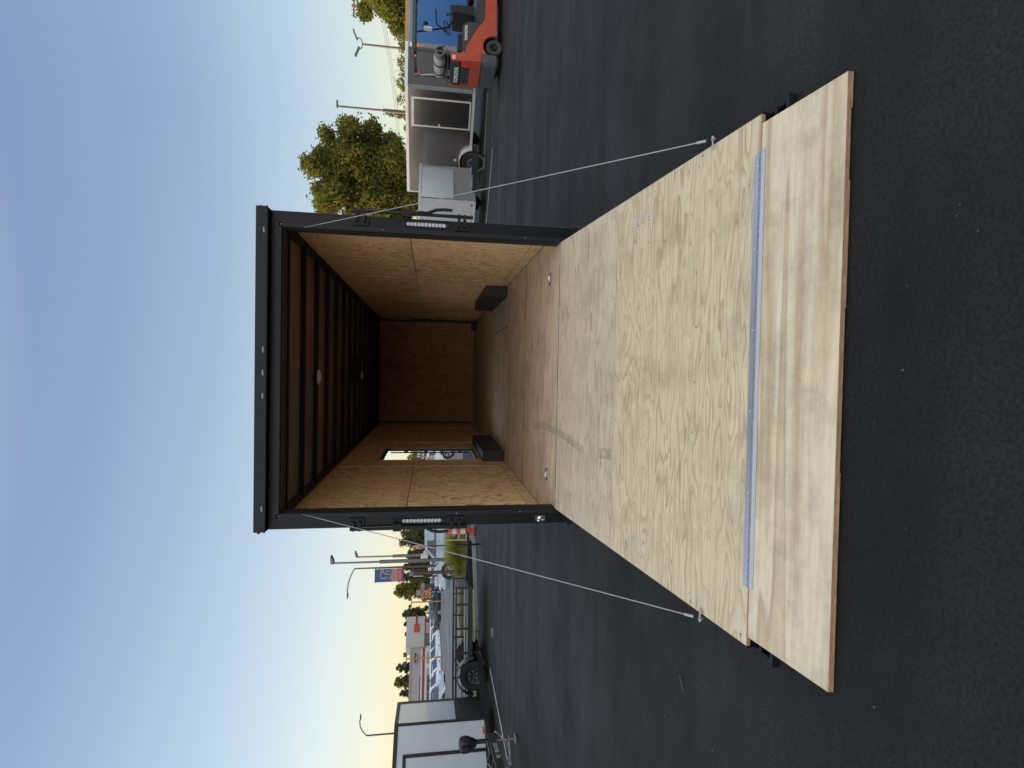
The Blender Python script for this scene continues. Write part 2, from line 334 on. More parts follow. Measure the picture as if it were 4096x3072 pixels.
# ------------------------------------------------------------------ the ground, lot, roads
def sheet(name, poly, z, m, thick=None):
    b = MB()
    if thick: b.prism(poly, z-thick, z, 'Z')
    else: b.quad(*[(x, y, z) for x, y in poly])
    o = b.build(name, m); o['kind'] = 'structure'; return o
sheet('ground', [(-900, -500), (900, -500), (900, 1200), (-900, 1200)], -.72, DIRT)
K0, K1, K2 = (-4.6, 12.75), (-7.57, 10.75), (-11.3, 9.3)
sheet('parking_lot', [(-11.3, -60), (45, -60), (45, 19.5), (-4.6, 19.5), K0, K1, K2], 0.0, ASPH, .8)
sheet('verge_ground', [K0, K1, K2, (-11.3, 19.5), (-4.6, 19.5)], .05, GRASS, .8)
sheet('side_street', [(-11.3, 19.5), (60, 19.5), (60, 29), (-11.3, 29)], -.006, ROADM, .8)
sheet('main_road', [(-27.5, -120), (-11.3, -120), (-11.3, 400), (-27.5, 400)], -.002, ROADM, .8)
sheet('dealership_lot', [(-120, -60), (-28.1, -60), (-28.1, 200), (-120, 200)], -.55, asphalt('far_asphalt', (.05, .05, .055), (.08, .08, .085), .8, False), .2)
b = MB()
def kerb(b, pts, w_=.15, h=.12):
    for (x0, y0), (x1, y1) in zip(pts[:-1], pts[1:]):
        L_ = math.hypot(x1-x0, y1-y0); M = Matrix.Translation((x0, y0, 0)) @ Matrix.Rotation(math.atan2(y1-y0, x1-x0), 4, 'Z')
        n = max(1, int(L_/3))
        for i in range(n): b.box(i*L_/n+.006, (i+1)*L_/n-.006, -w_/2, w_/2, -.02, h+.004*math.sin(i*2.3), M)
kerb(b, [K2, K1, K0]); o = b.build('kerb', CONC, bevel=.012); o['kind'] = 'structure'
b = MB(); kerb(b, [(-27.8, -60), (-27.8, 190)], .3, .14); o = b.build('far_kerb', CONC); o['kind'] = 'structure'
b = MB(); kerb(b, [(-11.3, 9.3), (-11.3, 19.4)], .15, .12); o = b.build('road_kerb', CONC); o['kind'] = 'structure'
b = MB()
def stripe(b, p, q, wd=.09, z=.004):
    p = Vector((p.x, p.y, 0)); q = Vector((q.x, q.y, 0)); d = (q-p).normalized(); n = Vector((-d.y, d.x, 0))*wd/2; k = 7
    for i in range(k):      # worn edges
        a0 = p+(q-p)*i/k; a1 = p+(q-p)*(i+1)/k
        w0 = 1+.25*random.uniform(-1, 1)
        b.quad(a0-n*w0+Vector((0, 0, z)), a1-n*w0+Vector((0, 0, z)), a1+n*w0+Vector((0, 0, z)), a0+n*w0+Vector((0, 0, z)))
stripe(b, G(1961, 2677), G(2030, 3040)); stripe(b, G(1950, 373), G(1937, 640)); stripe(b, G(1971, 592), G(1945, 897)); stripe(b, G(2034, 2940), G(2044, 3060))
o = b.build('stall_markings', PAINT); o['kind'] = 'structure'
b = MB()
for i in range(24): b.box(-19.6, -19.45, -40+i*9, -36+i*9, .0, .004)
b.box(-12.3, -12.18, -60, 180, .0, .004); b.box(-26.6, -26.48, -60, 180, .0, .004)
o = b.build('road_markings', mat('white_road_paint', (.55, .55, .53), .8)); o['kind'] = 'structure'
# added ridge out of view on the left, shaped to shade the lot
hb = MB(); nx, ny = 10, 60
def hh(i, j):
    y = -320+500*j/ny; prof = math.sin(math.pi*i/nx)
    edge = min(1, min(j, ny-j)/8); return prof*edge*(35.2+.5*math.sin(y*.03)+.3*math.sin(y*.11))
vs = [(-420+120*2*i/nx, -320+500*j/ny, hh(i, j)-.5) for j in range(ny+1) for i in range(nx+1)]
fs = [(j*(nx+1)+i, j*(nx+1)+i+1, (j+1)*(nx+1)+i+1, (j+1)*(nx+1)+i) for j in range(ny) for i in range(nx)]
hb.add(vs, fs); o = hb.build('sun_blocker_ridge', DIRT, smooth=True); o['kind'] = 'structure'
# loose grit on the asphalt
b = MB()
rg = random.Random(3)
for i in range(420):
    x = rg.uniform(-4, 5.5); y = rg.uniform(-3.6, 6); r = rg.uniform(.0015, .0045)
    if abs(x) < 1.35 and y > -2.9: continue
    b.ball((x, y, r*.6), r, 5, 3, (rg.uniform(.7, 1.6), 1, .6))
o = b.build('loose_grit', grime(mat('grit', (.13, .12, .10), .8), .4, 40)); tag(o, kind='stuff')
b = MB(); p, q = G(2722, 2700), G(2738, 2768); b.tube([(p.x, p.y, .006), ((p.x+q.x)/2+.006, (p.y+q.y)/2, .008), (q.x, q.y, .006)], .0035, 6)
tag(b.build('twig', mat('twig_wood', (.10, .085, .06), .9)), 'thin dry twig lying alone on the dark asphalt left of the ramp', 'twig')

# ------------------------------------------------------------------ the open cargo trailer
FZ = .387; OZ = 2.694; HW = 1.165; YR = -2.402; ZR = .0843; YF = -2.815; ZFL = .0304
TR = thing('cargo_trailer', 'black enclosed cargo trailer with its rear ramp down and a bare plywood interior', 'trailer', (0, 0, 0))
XW, XI, ZT, ZB, LEN, ZC = 1.33, 1.30, 2.86, .29, 9.2, 2.80
DY0, DY1, DZ0, DZ1 = 3.40, 4.53, .775, 2.205       # escape door hole in the left wall
def rects_minus(r, h):
    (a0, a1, c0, c1), (h0, h1, k0, k1) = r, h
    if a1 <= h0 or a0 >= h1 or c1 <= k0 or c0 >= k1: return [r]
    o = []
    if a0 < h0: o.append((a0, h0, c0, c1))
    if a1 > h1: o.append((h1, a1, c0, c1))
    m0, m1 = max(a0, h0), min(a1, h1)
    if c0 < k0: o.append((m0, m1, c0, k0))
    if c1 > k1: o.append((m0, m1, k1, c1))
    return o
HOLE = (DY0, DY1, DZ0, DZ1)
# skin
b = MB()
for r in rects_minus((.16, LEN, ZB, ZT), HOLE): b.box(-XW-.004, -XW+.012, *r)
b.box(XW-.012, XW+.004, .16, LEN, ZB, ZT)
b.box(-XW, XW, .0, LEN, ZT-.012, ZT+.004)
b.prism([(-XW, LEN), (XW, LEN), (0, LEN+.85)], ZT-.012, ZT+.004, 'Z')
for s in (-1, 1):
    M = Matrix.Translation((s*XW, LEN, 0)) @ Matrix.Rotation(math.atan2(.85, -s*XW), 4, 'Z'); b.box(0, math.hypot(XW, .85), -.006, .006, ZB, ZT, M)
b.build('body_skin', BLK, TR)
b = MB(); b.box(-XI, XI, .10, LEN+.3, ZB-.06, FZ-.045); b.build('floor_frame', BLK, TR)
# floor boards
ys = [.012, 1.66, 2.88, 4.10, 5.32, 6.54, 7.76, LEN]
for i in range(len(ys)-1):
    for x0, x1 in ((-XI+.004, .915), (.919, XI-.004)) if i in (1,) else ((-XI+.004, XI-.004),):
        b = MB(); b.box(x0, x1, ys[i]+(.003 if i else 0), ys[i+1]-.003, FZ-.02, FZ); b.build('floor_board', PLY_FLOOR, TR)
for yy in ys[1:-1]:
    b = MB(); b.box(-XI+.01, XI-.01, yy-.007, yy+.007, FZ+.0004, FZ+.0012); b.build('floor_seam', SEAL, TR)
b = MB(); b.prism([(-XI, LEN), (XI, LEN), (0, LEN+.8)], FZ-.02, FZ, 'Z'); b.build('floor_board', PLY_FLOOR, TR)
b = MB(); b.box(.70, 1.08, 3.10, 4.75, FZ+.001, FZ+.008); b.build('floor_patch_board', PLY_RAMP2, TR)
b = MB(); b.box(.688, .699, 3.098, 4.76, FZ+.0005, FZ+.0025); b.build('floor_gap_shadow', SEAL, TR); b = MB(); b.box(.685, 1.10, 3.045, 3.098, FZ+.0005, FZ+.0025); b.build('floor_gap_shadow', SEAL, TR)  # dark strips: gap beside the board, and its front-edge shadow laid on as colour
b = MB(); b.box(-HW-.02, HW+.02, -.012, .008, FZ-.06, FZ-.002); b.build('floor_edge_trim', BLKM, TR)
b = MB(); b.box(-XI, XI, .008, .0115, FZ-.02, FZ-.001); b.build('floor_end_grain', EDGE, TR)
# wall boards (two walls), with recessed seams and battens
def wall(s):
    X0, X1 = (s*XI, s*(XI+.015)); lo, hi = min(X0, X1), max(X0, X1)
    yb = [.10, 2.88, 5.33, 7.78, LEN-.02]; zb = [(FZ+.002, .505), (.511, 1.698), (1.706, 2.715), (2.722, ZC-.01)]
    for (z0, z1) in zb:
        for i in range(4):
            r = (yb[i]+.003, yb[i+1]-.003, z0, z1)
            rs = rects_minus(r, HOLE) if s < 0 else [r]
            b = MB()
            for q in rs: b.box(lo, hi, *q)
            b.build('wall_board', PLY_WALL if (z1-z0) > .3 else PLY_TRIM, TR)
    b = MB()
    for r in (rects_minus((.1, LEN, FZ, ZC), HOLE) if s < 0 else [(.1, LEN, FZ, ZC)]):
        b.box(min(s*(XI+.0155), s*(XI+.019)), max(s*(XI+.0155), s*(XI+.019)), *r)
    b.build('wall_backing', SEAL, TR)
    for i, y in enumerate(yb[1:4]):
        b = MB(); b.box(min(s*(XI-.006), s*XI), max(s*(XI-.006), s*XI), y+.006, y+.095 if s < 0 and i == 0 else y+.055, .511, 2.71); b.build('wall_batten', PLY_TRIM, TR)
    b = MB(); b.box(min(s*(XI-.005), s*XI), max(s*(XI-.005), s*XI), .12, 2.87, 1.706, 1.79); b.build('wall_batten', PLY_TRIM, TR)
wall(1); wall(-1)
# nose wall
b = MB()
for s in (-1, 1):
    M = Matrix.Translation((s*XI, LEN, 0)) @ Matrix.Rotation(math.atan2(.78, -s*XI), 4, 'Z'); Ln = math.hypot(XI, .78)
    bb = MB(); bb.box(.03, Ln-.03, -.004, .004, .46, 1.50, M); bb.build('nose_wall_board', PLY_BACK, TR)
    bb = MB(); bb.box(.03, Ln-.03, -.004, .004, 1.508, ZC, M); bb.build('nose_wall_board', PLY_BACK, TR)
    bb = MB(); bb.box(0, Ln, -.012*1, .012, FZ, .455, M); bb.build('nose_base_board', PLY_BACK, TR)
b = MB(); b.box(-.035, .035, LEN+.72, LEN+.76, FZ, ZC); b.build('nose_batten', PLY_BACK, TR)
b = MB(); b.prism([(-XI, LEN+.02), (XI, LEN+.02), (0, LEN+.84)], ZB, FZ-.03, 'Z'); b.build('nose_floor_frame', BLK, TR)
# ceiling: roof sheets above dark roof bows
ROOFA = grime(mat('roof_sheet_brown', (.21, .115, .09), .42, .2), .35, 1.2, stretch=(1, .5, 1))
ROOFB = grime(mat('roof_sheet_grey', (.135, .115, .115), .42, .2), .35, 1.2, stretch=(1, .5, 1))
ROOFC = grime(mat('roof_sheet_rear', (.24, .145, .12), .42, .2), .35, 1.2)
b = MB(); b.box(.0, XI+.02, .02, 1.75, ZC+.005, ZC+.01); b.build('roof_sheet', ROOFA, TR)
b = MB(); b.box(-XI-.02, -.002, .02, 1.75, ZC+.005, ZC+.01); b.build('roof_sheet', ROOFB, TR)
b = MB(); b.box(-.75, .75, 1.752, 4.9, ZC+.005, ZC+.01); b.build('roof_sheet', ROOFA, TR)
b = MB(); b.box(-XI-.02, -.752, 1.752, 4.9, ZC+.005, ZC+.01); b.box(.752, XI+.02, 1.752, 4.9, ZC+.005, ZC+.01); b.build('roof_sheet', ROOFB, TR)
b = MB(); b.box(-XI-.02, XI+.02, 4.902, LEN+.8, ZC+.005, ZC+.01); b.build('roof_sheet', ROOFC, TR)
for k in range(14):
    y = .50+.625*k
    b = MB(); b.prism([(-XI, 2.745), (-XI+.12, 2.755), (XI-.12, 2.755), (XI, 2.745), (XI, 2.803), (-XI, 2.803)], y-.02, y+.02, 'Y'); b.build('roof_bow', SEAL, TR)
b = MB()
for s in (-1, 1): b.prism([(s*XI, 2.745), (s*XI, 2.803), (s*(XI-.07), 2.803)], .06, LEN, 'Y')
b.build('ceiling_cove', SEAL, TR)
for (x, y) in ((-.07, 1.76), (-.07, 5.50)):
    b = MB(); b.lathe([(0, -.03), (.045, -.027), (.082, -.012), (.09, 0), (0, 0)], (0, 0, 0), 'Z', 20)
    o = b.build('dome_light', mat('dome_plastic', (.50, .46, .40), .4), TR, smooth=True, loc=(x, y-.02, 2.752)); o.scale = (1.0, .75, 1.1)
b = MB(); b.box(-.19, .21, 4.30, 4.34, 2.70, 2.80); b.box(-.19, .21, 4.70, 4.74, 2.70, 2.80); b.box(-.19, -.15, 4.34, 4.70, 2.70, 2.80); b.box(.17, .21, 4.34, 4.70, 2.70, 2.80)
b.box(-.15, .17, 4.34, 4.70, 2.76, 2.77); b.build('roof_vent', SEAL, TR)
# wheel boxes
for s in (-1, 1):
    x0, x1 = sorted((s*1.145, s*XI)); zt = .715
    b = MB(); b.box(x0, x1, 3.24, 5.20, FZ, zt); b.build('wheel_box', grime(mat('wheel_box_paint', (.030, .031, .036), .5, .2), .4, 9), TR, bevel=.008)
# front right corner cabinet and conduit
b = MB(); b.box(1.08, 1.29, 8.6, 8.9, FZ, .50); b.build('corner_box', SEAL, TR, bevel=.006)
b = MB(); b.tube([(1.285, 8.75, .5), (1.285, 8.75, 1.95), (1.295, 8.75, 2.05)], .012, 6); b.build('conduit', SEAL, TR)
b = MB(); b.box(1.287, 1.299, 8.3, 8.34, 1.30, 1.42); b.build('switch_plate', SEAL, TR)
# escape door
b = MB(); t = .03
for (y0, y1, z0, z1) in ((DY0-.005, DY0+t*.4, DZ0, DZ1), (DY1-t*.5, DY1+.005, DZ0, DZ1), (DY0, DY1, DZ0-.005, DZ0+t*.6), (DY0, DY1, DZ1-t, DZ1+.005)):
    b.box(-XW-.006, -XI+.003, y0, y1, z0, z1)
b.build('escape_door_frame', BLKM, TR)
b = MB()
for (y0, y1, z0, z1) in ((DY0-.06, DY0-.006, DZ0-.06, DZ1+.05), (DY1+.006, DY1+.05, DZ0-.06, DZ1+.05), (DY0-.006, DY1+.006, DZ0-.06, DZ0-.006), (DY0-.006, DY1+.006, DZ1+.006, DZ1+.05)):
    b.box(-XI, -XI+.007, y0, y1, z0, z1)
b.build('escape_door_casing', PLY_TRIM, TR)
ED = MB(); ED.box(-XW-.045, -XW-.012, DY1+.27, DY1+1.38, DZ0, DZ1); ED = ED.build('escape_door', BLK, TR, bevel=.006)
b = MB(); xr = -1.358; yr = 4.50
b.tube([(xr, yr, DZ0+.05), (xr, yr, DZ1-.07)], .010, 8); b.build('lock_bar', BLKM, ED)
for z in (.98, 1.55, 1.88): b = MB(); b.box(xr-.006, xr+.022, yr+.004, DY1+.02, z-.035, z+.035); b.build('bar_bracket', BLKM, ED)

# rear frame ----------------------------------------------------------
def lozenges(b, x0, x1, z0, z1, y, pitch=.034, sx=1):
    """raised treads of the diamond plate, alternating directions"""
    nx_ = max(1, int(round((x1-x0)/pitch))); nz = int((z1-z0)/pitch)
    px_ = (x1-x0)/nx_; pz = (z1-z0)/nz
    for i in range(nx_):
        for j in range(nz):
            cx = x0+(i+.5)*px_; cz = z0+(j+.5)*pz; a = R_(45) if (i+j) % 2 else R_(-45)
            l, wd, h = .0150, .0034, .0020; ca, sa = math.cos(a), math.sin(a)
            vs = [(cx+ca*l, y, cz+sa*l), (cx-sa*wd, y, cz+ca*wd), (cx-ca*l, y, cz-sa*l), (cx+sa*wd, y, cz-ca*wd), (cx, y-h, cz)]
            b.add(vs, [(0, 1, 4), (1, 2, 4), (2, 3, 4), (3, 0, 4)])
for s in (-1, 1):
    x0, x1 = sorted((s*1.208, s*1.295))
    b = MB(); b.box(x0, x1, 0, .16, ZB, 2.784); lozenges(b, x0+.004, x1-.004, ZB+.01, 2.775, 0); b.build('rear_post', BLKDP, TR)
    x0, x1 = sorted((s*HW, s*1.206))
    b = MB(); b.box(x0, x1, -.012, .15, ZB+.02, 2.72); b.build('door_jamb', BLKM, TR, bevel=.004)
    x0, x1 = sorted((s*(HW-.004), s*(HW+.012)))
    b = MB(); b.box(x0, x1, .02, .10, FZ, 2.70); b.build('door_seal', SEAL, TR)
    b = MB(); x0, x1 = sorted((s*1.17, s*1.27)); b.box(x0, x1, -.06, .05, .245, .30); b.box(x0, x1, -.045, -.01, .20, .25); b.build('ramp_hinge_bracket', BLK, TR, bevel=.004)
    b = MB(); b.box(*sorted((s*1.20, s*1.298)), -.035, -.002, .235, .29); b.build('bumper_end_cap', BLK, TR, bevel=.004)
b = MB(); b.box(-1.206, 1.206, 0.001, .16, 2.722, 2.784); lozenges(b, -1.2, 1.2, 2.726, 2.78, 0, .03); b.build('rear_header_plate', BLKDP, TR)
b = MB(); b.box(-1.206, 1.206, -.012, .15, OZ, 2.720); b.build('header_jamb', BLKM, TR, bevel=.003)
b = MB(); b.box(-HW, HW, .02, .10, OZ-.012, OZ+.004); b.build('header_seal', SEAL, TR)
b = MB(); b.box(-XI, XI, .10, .18, OZ-.0, ZC+.004); b.build('header_back_plate', SEAL, TR)
# spoiler box over the door with five marker lights
b = MB(); b.box(-1.298, 1.306, -.075, .0, 2.786, 2.872); b.box(-1.30, 1.308, -.082, -.070, 2.780, 2.792); b.box(-1.298, 1.306, 0, .16, 2.786, 2.866); b.build('header_box', BLKM, TR, bevel=.003)
MLM = grime(mat('marker_lens', (.22, .23, .26), .22, .2), .5, 90)
for x in (1.118, .170, -.014, -.198, -1.105):
    b = MB(); b.lathe([(0, .012), (.02, .010), (.034, .004), (.036, 0), (0, 0)], (0, 0, 0), 'Y', 18)
    for k in (-1, 0, 1): b.ball((k*.019, -.004, 0), .007, 8, 5)
    o = b.build('marker_light', MLM, TR, smooth=True, loc=(x, -.077, 2.806)); o.scale = (.72, -1.0, .30)
# tail lights: clear oval bars with eleven diodes
for s in (-1, 1):
    z0, z1 = 1.350, 1.735; X = s*1.249; n = 11
    b = MB(); pts = []
    for k in range(24):
        t = 2*math.pi*k/24; pts.append((X+.024*math.cos(t), (z0+z1)/2+(z1-z0)/2*(abs(math.sin(t))**.75)*(1 if math.sin(t) > 0 else -1)))
    b.prism(pts, -.012, -.002, 'Y'); tl = b.build('tail_light', mat('tail_light_base', (.03, .032, .04), .55, 0, .25), TR, bevel=.002)
    for k in range(n):
        z = z0+.045+(z1-z0-.09)*k/(n-1); b = MB(); b.lathe([(0, -.016), (.010, -.015), (.0165, -.012), (.0165, -.006), (0, -.006)], (X, 0, z), 'Y', 14); b.build('diode', LEDM, tl, smooth=True)
# cam bars, keepers and handles
def cam_bar(s, xo, top, low, hpts):
    h = thing('cam_lock', None, None); del_ = h
    bpy.data.objects.remove(h)
    b = MB(); b.tube([(xo, -.035, top[0]-.01), (xo, -.035, low[1]-.03)], .014, 10); bar = b.build('cam_bar', BLK, TR, smooth=True)
    for (z1, z0) in (top, low):
        b = MB(); b.box(*sorted((s*1.212, s*1.275)), -.02, -.001, z0, z1); b.box(*sorted((s*1.24, xo+s*.016)), -.048, -.016, z0+.025, z0+.05); b.box(*sorted((s*1.24, xo+s*.016)), -.048, -.016, z1-.05, z1-.025)
        for z in (z0+.03, z1-.03): b.cyl((s*1.23, -.022, z), (0, 1, 0), .008, .01, 8)
        b.build('cam_keeper', BLK, TR, bevel=.003)
    b = MB(); b.tube(hpts, .0135, 8); b.box(hpts[0][0]-.03, hpts[0][0]+.03, -.06, -.012, hpts[0][2]-.01, hpts[0][2]+.06); b.build('cam_handle', BLK, TR, smooth=True)
cam_bar(1, 1.325, (2.146, 2.01), (1.309, 1.187), [(1.325, -.05, 1.68), (1.337, -.05, 1.60), (1.338, -.05, 1.53), (1.366, -.05, 1.46), (1.372, -.05, 1.40), (1.370, -.05, 1.33)])
cam_bar(-1, -1.30, (2.141, 2.015), (1.333, 1.191), [(-1.29, -.04, 1.72), (-1.292, -.04, 1.58), (-1.294, -.04, 1.52), (-1.326, -.05, 1.455), (-1.334, -.05, 1.40), (-1.330, -.05, 1.32)])
b = MB(); b.box(-1.275, -1.225, -.012, -.002, .475, .56); b.tube([(-1.268, -.016, .54), (-1.268, -.03, .53), (-1.268, -.03, .50), (-1.268, -.016, .49)], .006, 6); b.ball((-1.245, -.012, .517), .02, 10, 6, (.9, .6, 1.3)); b.build('plate_light', CHROME, TR, smooth=True)
for (x, z) in ((1.185, 2.70), (-1.185, 2.70), (1.185, .70), (-1.185, .70), (1.185, 1.9), (-1.19, 1.25)):
    b = MB(); b.ball((x, -.013, z), .005, 8, 4, (1, .5, 1)); b.build('screw_head', GALV, TR, smooth=True)
# wheels, fenders, tongue (hidden from the photograph's side)
for s in (-1, 1):
    for y in (3.75, 4.72):
        b = MB(); b.lathe([(.20, -.07), (.30, -.08), (.345, -.06), (.35, 0), (.345, .06), (.30, .08), (.20, .07)], (s*1.24, y, .35), 'X', 28); wv = b.build('wheel', RUB, TR, smooth=True)
        b = MB(); b.lathe([(0, s*.02), (.08, s*.05), (.17, s*.03), (.198, s*.06), (.198, -s*.06), (0, -s*.02)], (s*1.24, y, .35), 'X', 20); b.build('rim', RIMD, wv, smooth=True)
b = MB(); b.tube([(-1.1, LEN-.3, .27), (0, LEN+2.3, .42)], .05, 6); b.tube([(1.1, LEN-.3, .27), (0, LEN+2.3, .42)], .05, 6); b.tube([(0, LEN+1.9, .05), (0, LEN+1.9, .85)], .03, 8); b.build('tongue', BLK, TR)

# ramp ---------------------------------------------------------------
def rp(s, off=0.0):      # point on the ramp surface, s = 0 hinge .. 1 far end
    n = Vector((0, (ZR-FZ), -(YR))).normalized(); n = Vector((0, FZ-ZR, -YR)); n = Vector((0, -(FZ-ZR), -YR)).normalized()
    p = Vector((0, YR*s, FZ+(ZR-FZ)*s)); return p+n*off
def slab(b, x0, x1, s0, s1, o0, o1, fn=rp):
    a, c, d_, e = fn(s0, o0), fn(s1, o0), fn(s0, o1), fn(s1, o1)
    vs = [(x, p.y, p.z) for p in (a, c, d_, e) for x in (x0, x1)]
    b.add(vs, [(0, 1, 3, 2), (4, 6, 7, 5), (0, 2, 6, 4), (1, 5, 7, 3), (0, 4, 5, 1), (2, 3, 7, 6)])
SM = .4483; RW = 1.1665
RD = MB(); slab(RD, -RW, RW, .004, SM-.0012, -.018, 0); RD = RD.build('ramp_door', PLY_RAMP2, TR)
b = MB(); slab(b, -RW, RW, SM+.0012, 1.0, -.018, 0); b.build('ramp_board', PLY_RAMP, RD)
b = MB(); slab(b, -RW+.002, RW-.002, SM-.0016, SM+.0016, -.018, -.004); b.build('board_gap', SEAL, RD)
b = MB()
slab(b, -RW-.012, -RW+.05, .0, 1.0, -.075, -.0182); slab(b, RW-.05, RW+.012, .0, 1.0, -.075, -.0182); slab(b, -RW+.05, RW-.05, .955, .995, -.075, -.0182); slab(b, -RW+.05, RW-.05, .005, .04, -.075, -.0182)
slab(b, -RW-.012, -RW-.0015, .0, 1.0, -.0182, -.006); slab(b, RW+.0015, RW+.012, .0, 1.0, -.0182, -.006)
b.build('ramp_frame', BLK, RD)
b = MB(); slab(b, -RW, RW, 1.0002, 1.0012, -.018, -.0005); b.build('board_end_grain', EDGE, RD)
# flap
def fp(s, off=0.0):
    p = Vector((0, YR-.004+(YF-YR)*s, ZR-.004+(ZFL-ZR)*s)); n = Vector((0, -(ZR-ZFL), -(YF-YR))).normalized(); return p+n*off
FW = 1.126
b = MB(); slab(b, -FW, FW, 0, 1, -.021, 0, fp); FL = b.build('transition_flap', PLY_FLAP, RD)
b = MB(); rg = random.Random(11)
for lay, (c0, c1) in enumerate(((-.007, -.0005), (-.0135, -.0075), (-.020, -.014))):
    x = -FW
    while x < FW:
        x2 = min(FW, x+rg.uniform(.12, .6)); e = .0005+rg.random()*.0022+(.004 if lay == 2 and rg.random() < .6 else 0)/(YR-YF)
        slab(b, x, x2, 1.0001, 1.0+e+.002, c0, c1, fp); x = x2
b.build('ply_layers', EDGE, FL)
for s in (-1, 1):     # ramp latch brackets beside the flap
    b = MB(); x = s*(RW+.006)
    b.box(*sorted((x-s*.004, x+s*.006)), YR-.13, YR+.05, .012, .042); b.box(*sorted((x-s*.05, x+s*.022)), YR-.135, YR-.112, .012, .05); b.box(*sorted((x-s*.03, x+s*.006)), YR-.055, YR-.035, .012, .048)
    b.build('ramp_latch', BLK, RD, bevel=.003)
# piano hinge
b = MB(); x0, x1 = -.905, 1.008
slab(b, x0+.0, x1-.01, 1-.030/2.42, 1-.003/2.42, .0006, .003)
b.add([(x0-.0, YR-.006, ZR-.001), (x1, YR-.006, ZR-.001), (x1, YR-.028, ZR-.0065), (x0-.0, YR-.028, ZR-.0065), (x0, YR-.006, ZR+.002), (x1, YR-.006, ZR+.002), (x1, YR-.028, ZR-.0035), (x0, YR-.028, ZR-.0035)], [(0, 1, 2, 3), (4, 7, 6, 5), (0, 4, 5, 1), (2, 6, 7, 3), (0, 3, 7, 4), (1, 5, 6, 2)])
PH = b.build('piano_hinge', ALU, RD)
b = MB(); n = 46
for k in range(n): b.tube([(x0+(x1-x0)*(k+.03)/n, YR-.004, ZR+.003), (x0+(x1-x0)*(k+.97)/n, YR-.004, ZR+.002)], .0042, 8)
b.build('knuckles', grime(mat('knuckle_steel', (.22, .23, .27), .35, .8), .3, 60), PH, smooth=True)
for k in range(6):
    x = x0+.06+(x1-x0-.12)*k/5
    p = rp(1-.017/2.42, .003)
    for q in ((x, p.y, p.z), (x-.03, YR-.0175, ZR+.0005)): b = MB(); b.ball(q, .0048, 8, 5, (1, 1, .5)); b.build('hinge_screw', CHROME, PH, smooth=True)
# bolts, nail heads
for (x, y) in ((.965, -1.366), (.967, -1.491), (-1.005, -1.401), (-.999, -1.522)):
    p = rp(-y/2.402, .001); b = MB(); b.cyl((0, 0, .001), (0, 0, 1), .013, .003, 14); b.cyl((0, 0, .004), (0, 0, 1), .006, .004, 8)
    b.build('carriage_bolt', CHROME, RD, loc=(x, p.y, p.z), rot=(R_(7.2), 0, 0))
rg = random.Random(5); NM = mat('nail_head', (.05, .04, .035), .6)
for s_ in (SM-.012, SM+.012, .015, .62, .82):
    for k in range(9):
        x = -1.10+2.2*k/8+rg.uniform(-.01, .01); p = rp(s_+rg.uniform(-.003, .003), .0004); b = MB(); b.cyl((x, p.y, p.z), (0, 0, 1), rg.uniform(.003, .0045), .0012, 8); b.build('nail_head', NM, RD)
for (s_, x) in ((.985, -1.135), (.83, -1.145), (.83, 1.145)):
    p = rp(s_, .001); b = MB(); b.ball((x, p.y, p.z), .008, 8, 5, (1, 1, .5)); b.build('screw_head', GALV, RD, smooth=True)
# curved rubber scuff running from the floor down the ramp
SCUFF = bpy.data.materials.new('scuff'); SCUFF.use_nodes = True; nt = SCUFF.node_tree; bs = nt.nodes['Principled BSDF']; bs.inputs['Base Color'].default_value = (.19, .17, .15, 1); bs.inputs['Roughness'].default_value = .8
tcn = N(nt, 'ShaderNodeTexCoord'); nn = N(nt, 'ShaderNodeTexNoise'); nn.inputs['Scale'].default_value = 22; nn.inputs['Detail'].default_value = 6; nt.links.new(tcn.outputs['Object'], nn.inputs['Vector'])
rr_ = ramp(nt, [(.3, (.02, .02, .02)), (.7, (.26, .26, .26))]); nt.links.new(nn.outputs['Fac'], rr_.inputs[0]); nt.links.new(rr_.outputs[0], bs.inputs['Alpha'])
def ribbon(name, pts, wd, m, par, fn):
    b = MB(); P = [Vector(p) for p in pts]; vs = []
    for i, p in enumerate(P):
        d = (P[min(i+1, len(P)-1)]-P[max(i-1, 0)]); d = Vector((d.x, d.y, 0)).normalized(); n = Vector((-d.y, d.x, 0))*wd/2
        for q in (p-n, p+n): vs.append((q.x, q.y, fn(q.y)))
    b.add(vs, [(2*i, 2*i+1, 2*i+3, 2*i+2) for i in range(len(P)-1)]); return b.build(name, m, par)
ribbon('scuff_mark', [(-.55, 1.02, 0), (-.505, .75, 0), (-.49, .5, 0), (-.485, .25, 0), (-.49, .03, 0)], .07, SCUFF, TR, lambda y: FZ+.0012)
ribbon('scuff_mark', [(-.485, -.03, 0), (-.505, -.22, 0), (-.54, -.42, 0), (-.57, -.6, 0)], .065, SCUFF, RD, lambda y: rp(y/YR, .0012).z)
ribbon('scuff_mark', [(-.545, -.86, 0), (-.535, -.95, 0), (-.53, -1.06, 0)], .075, SCUFF, RD, lambda y: rp(y/YR, .0012).z)
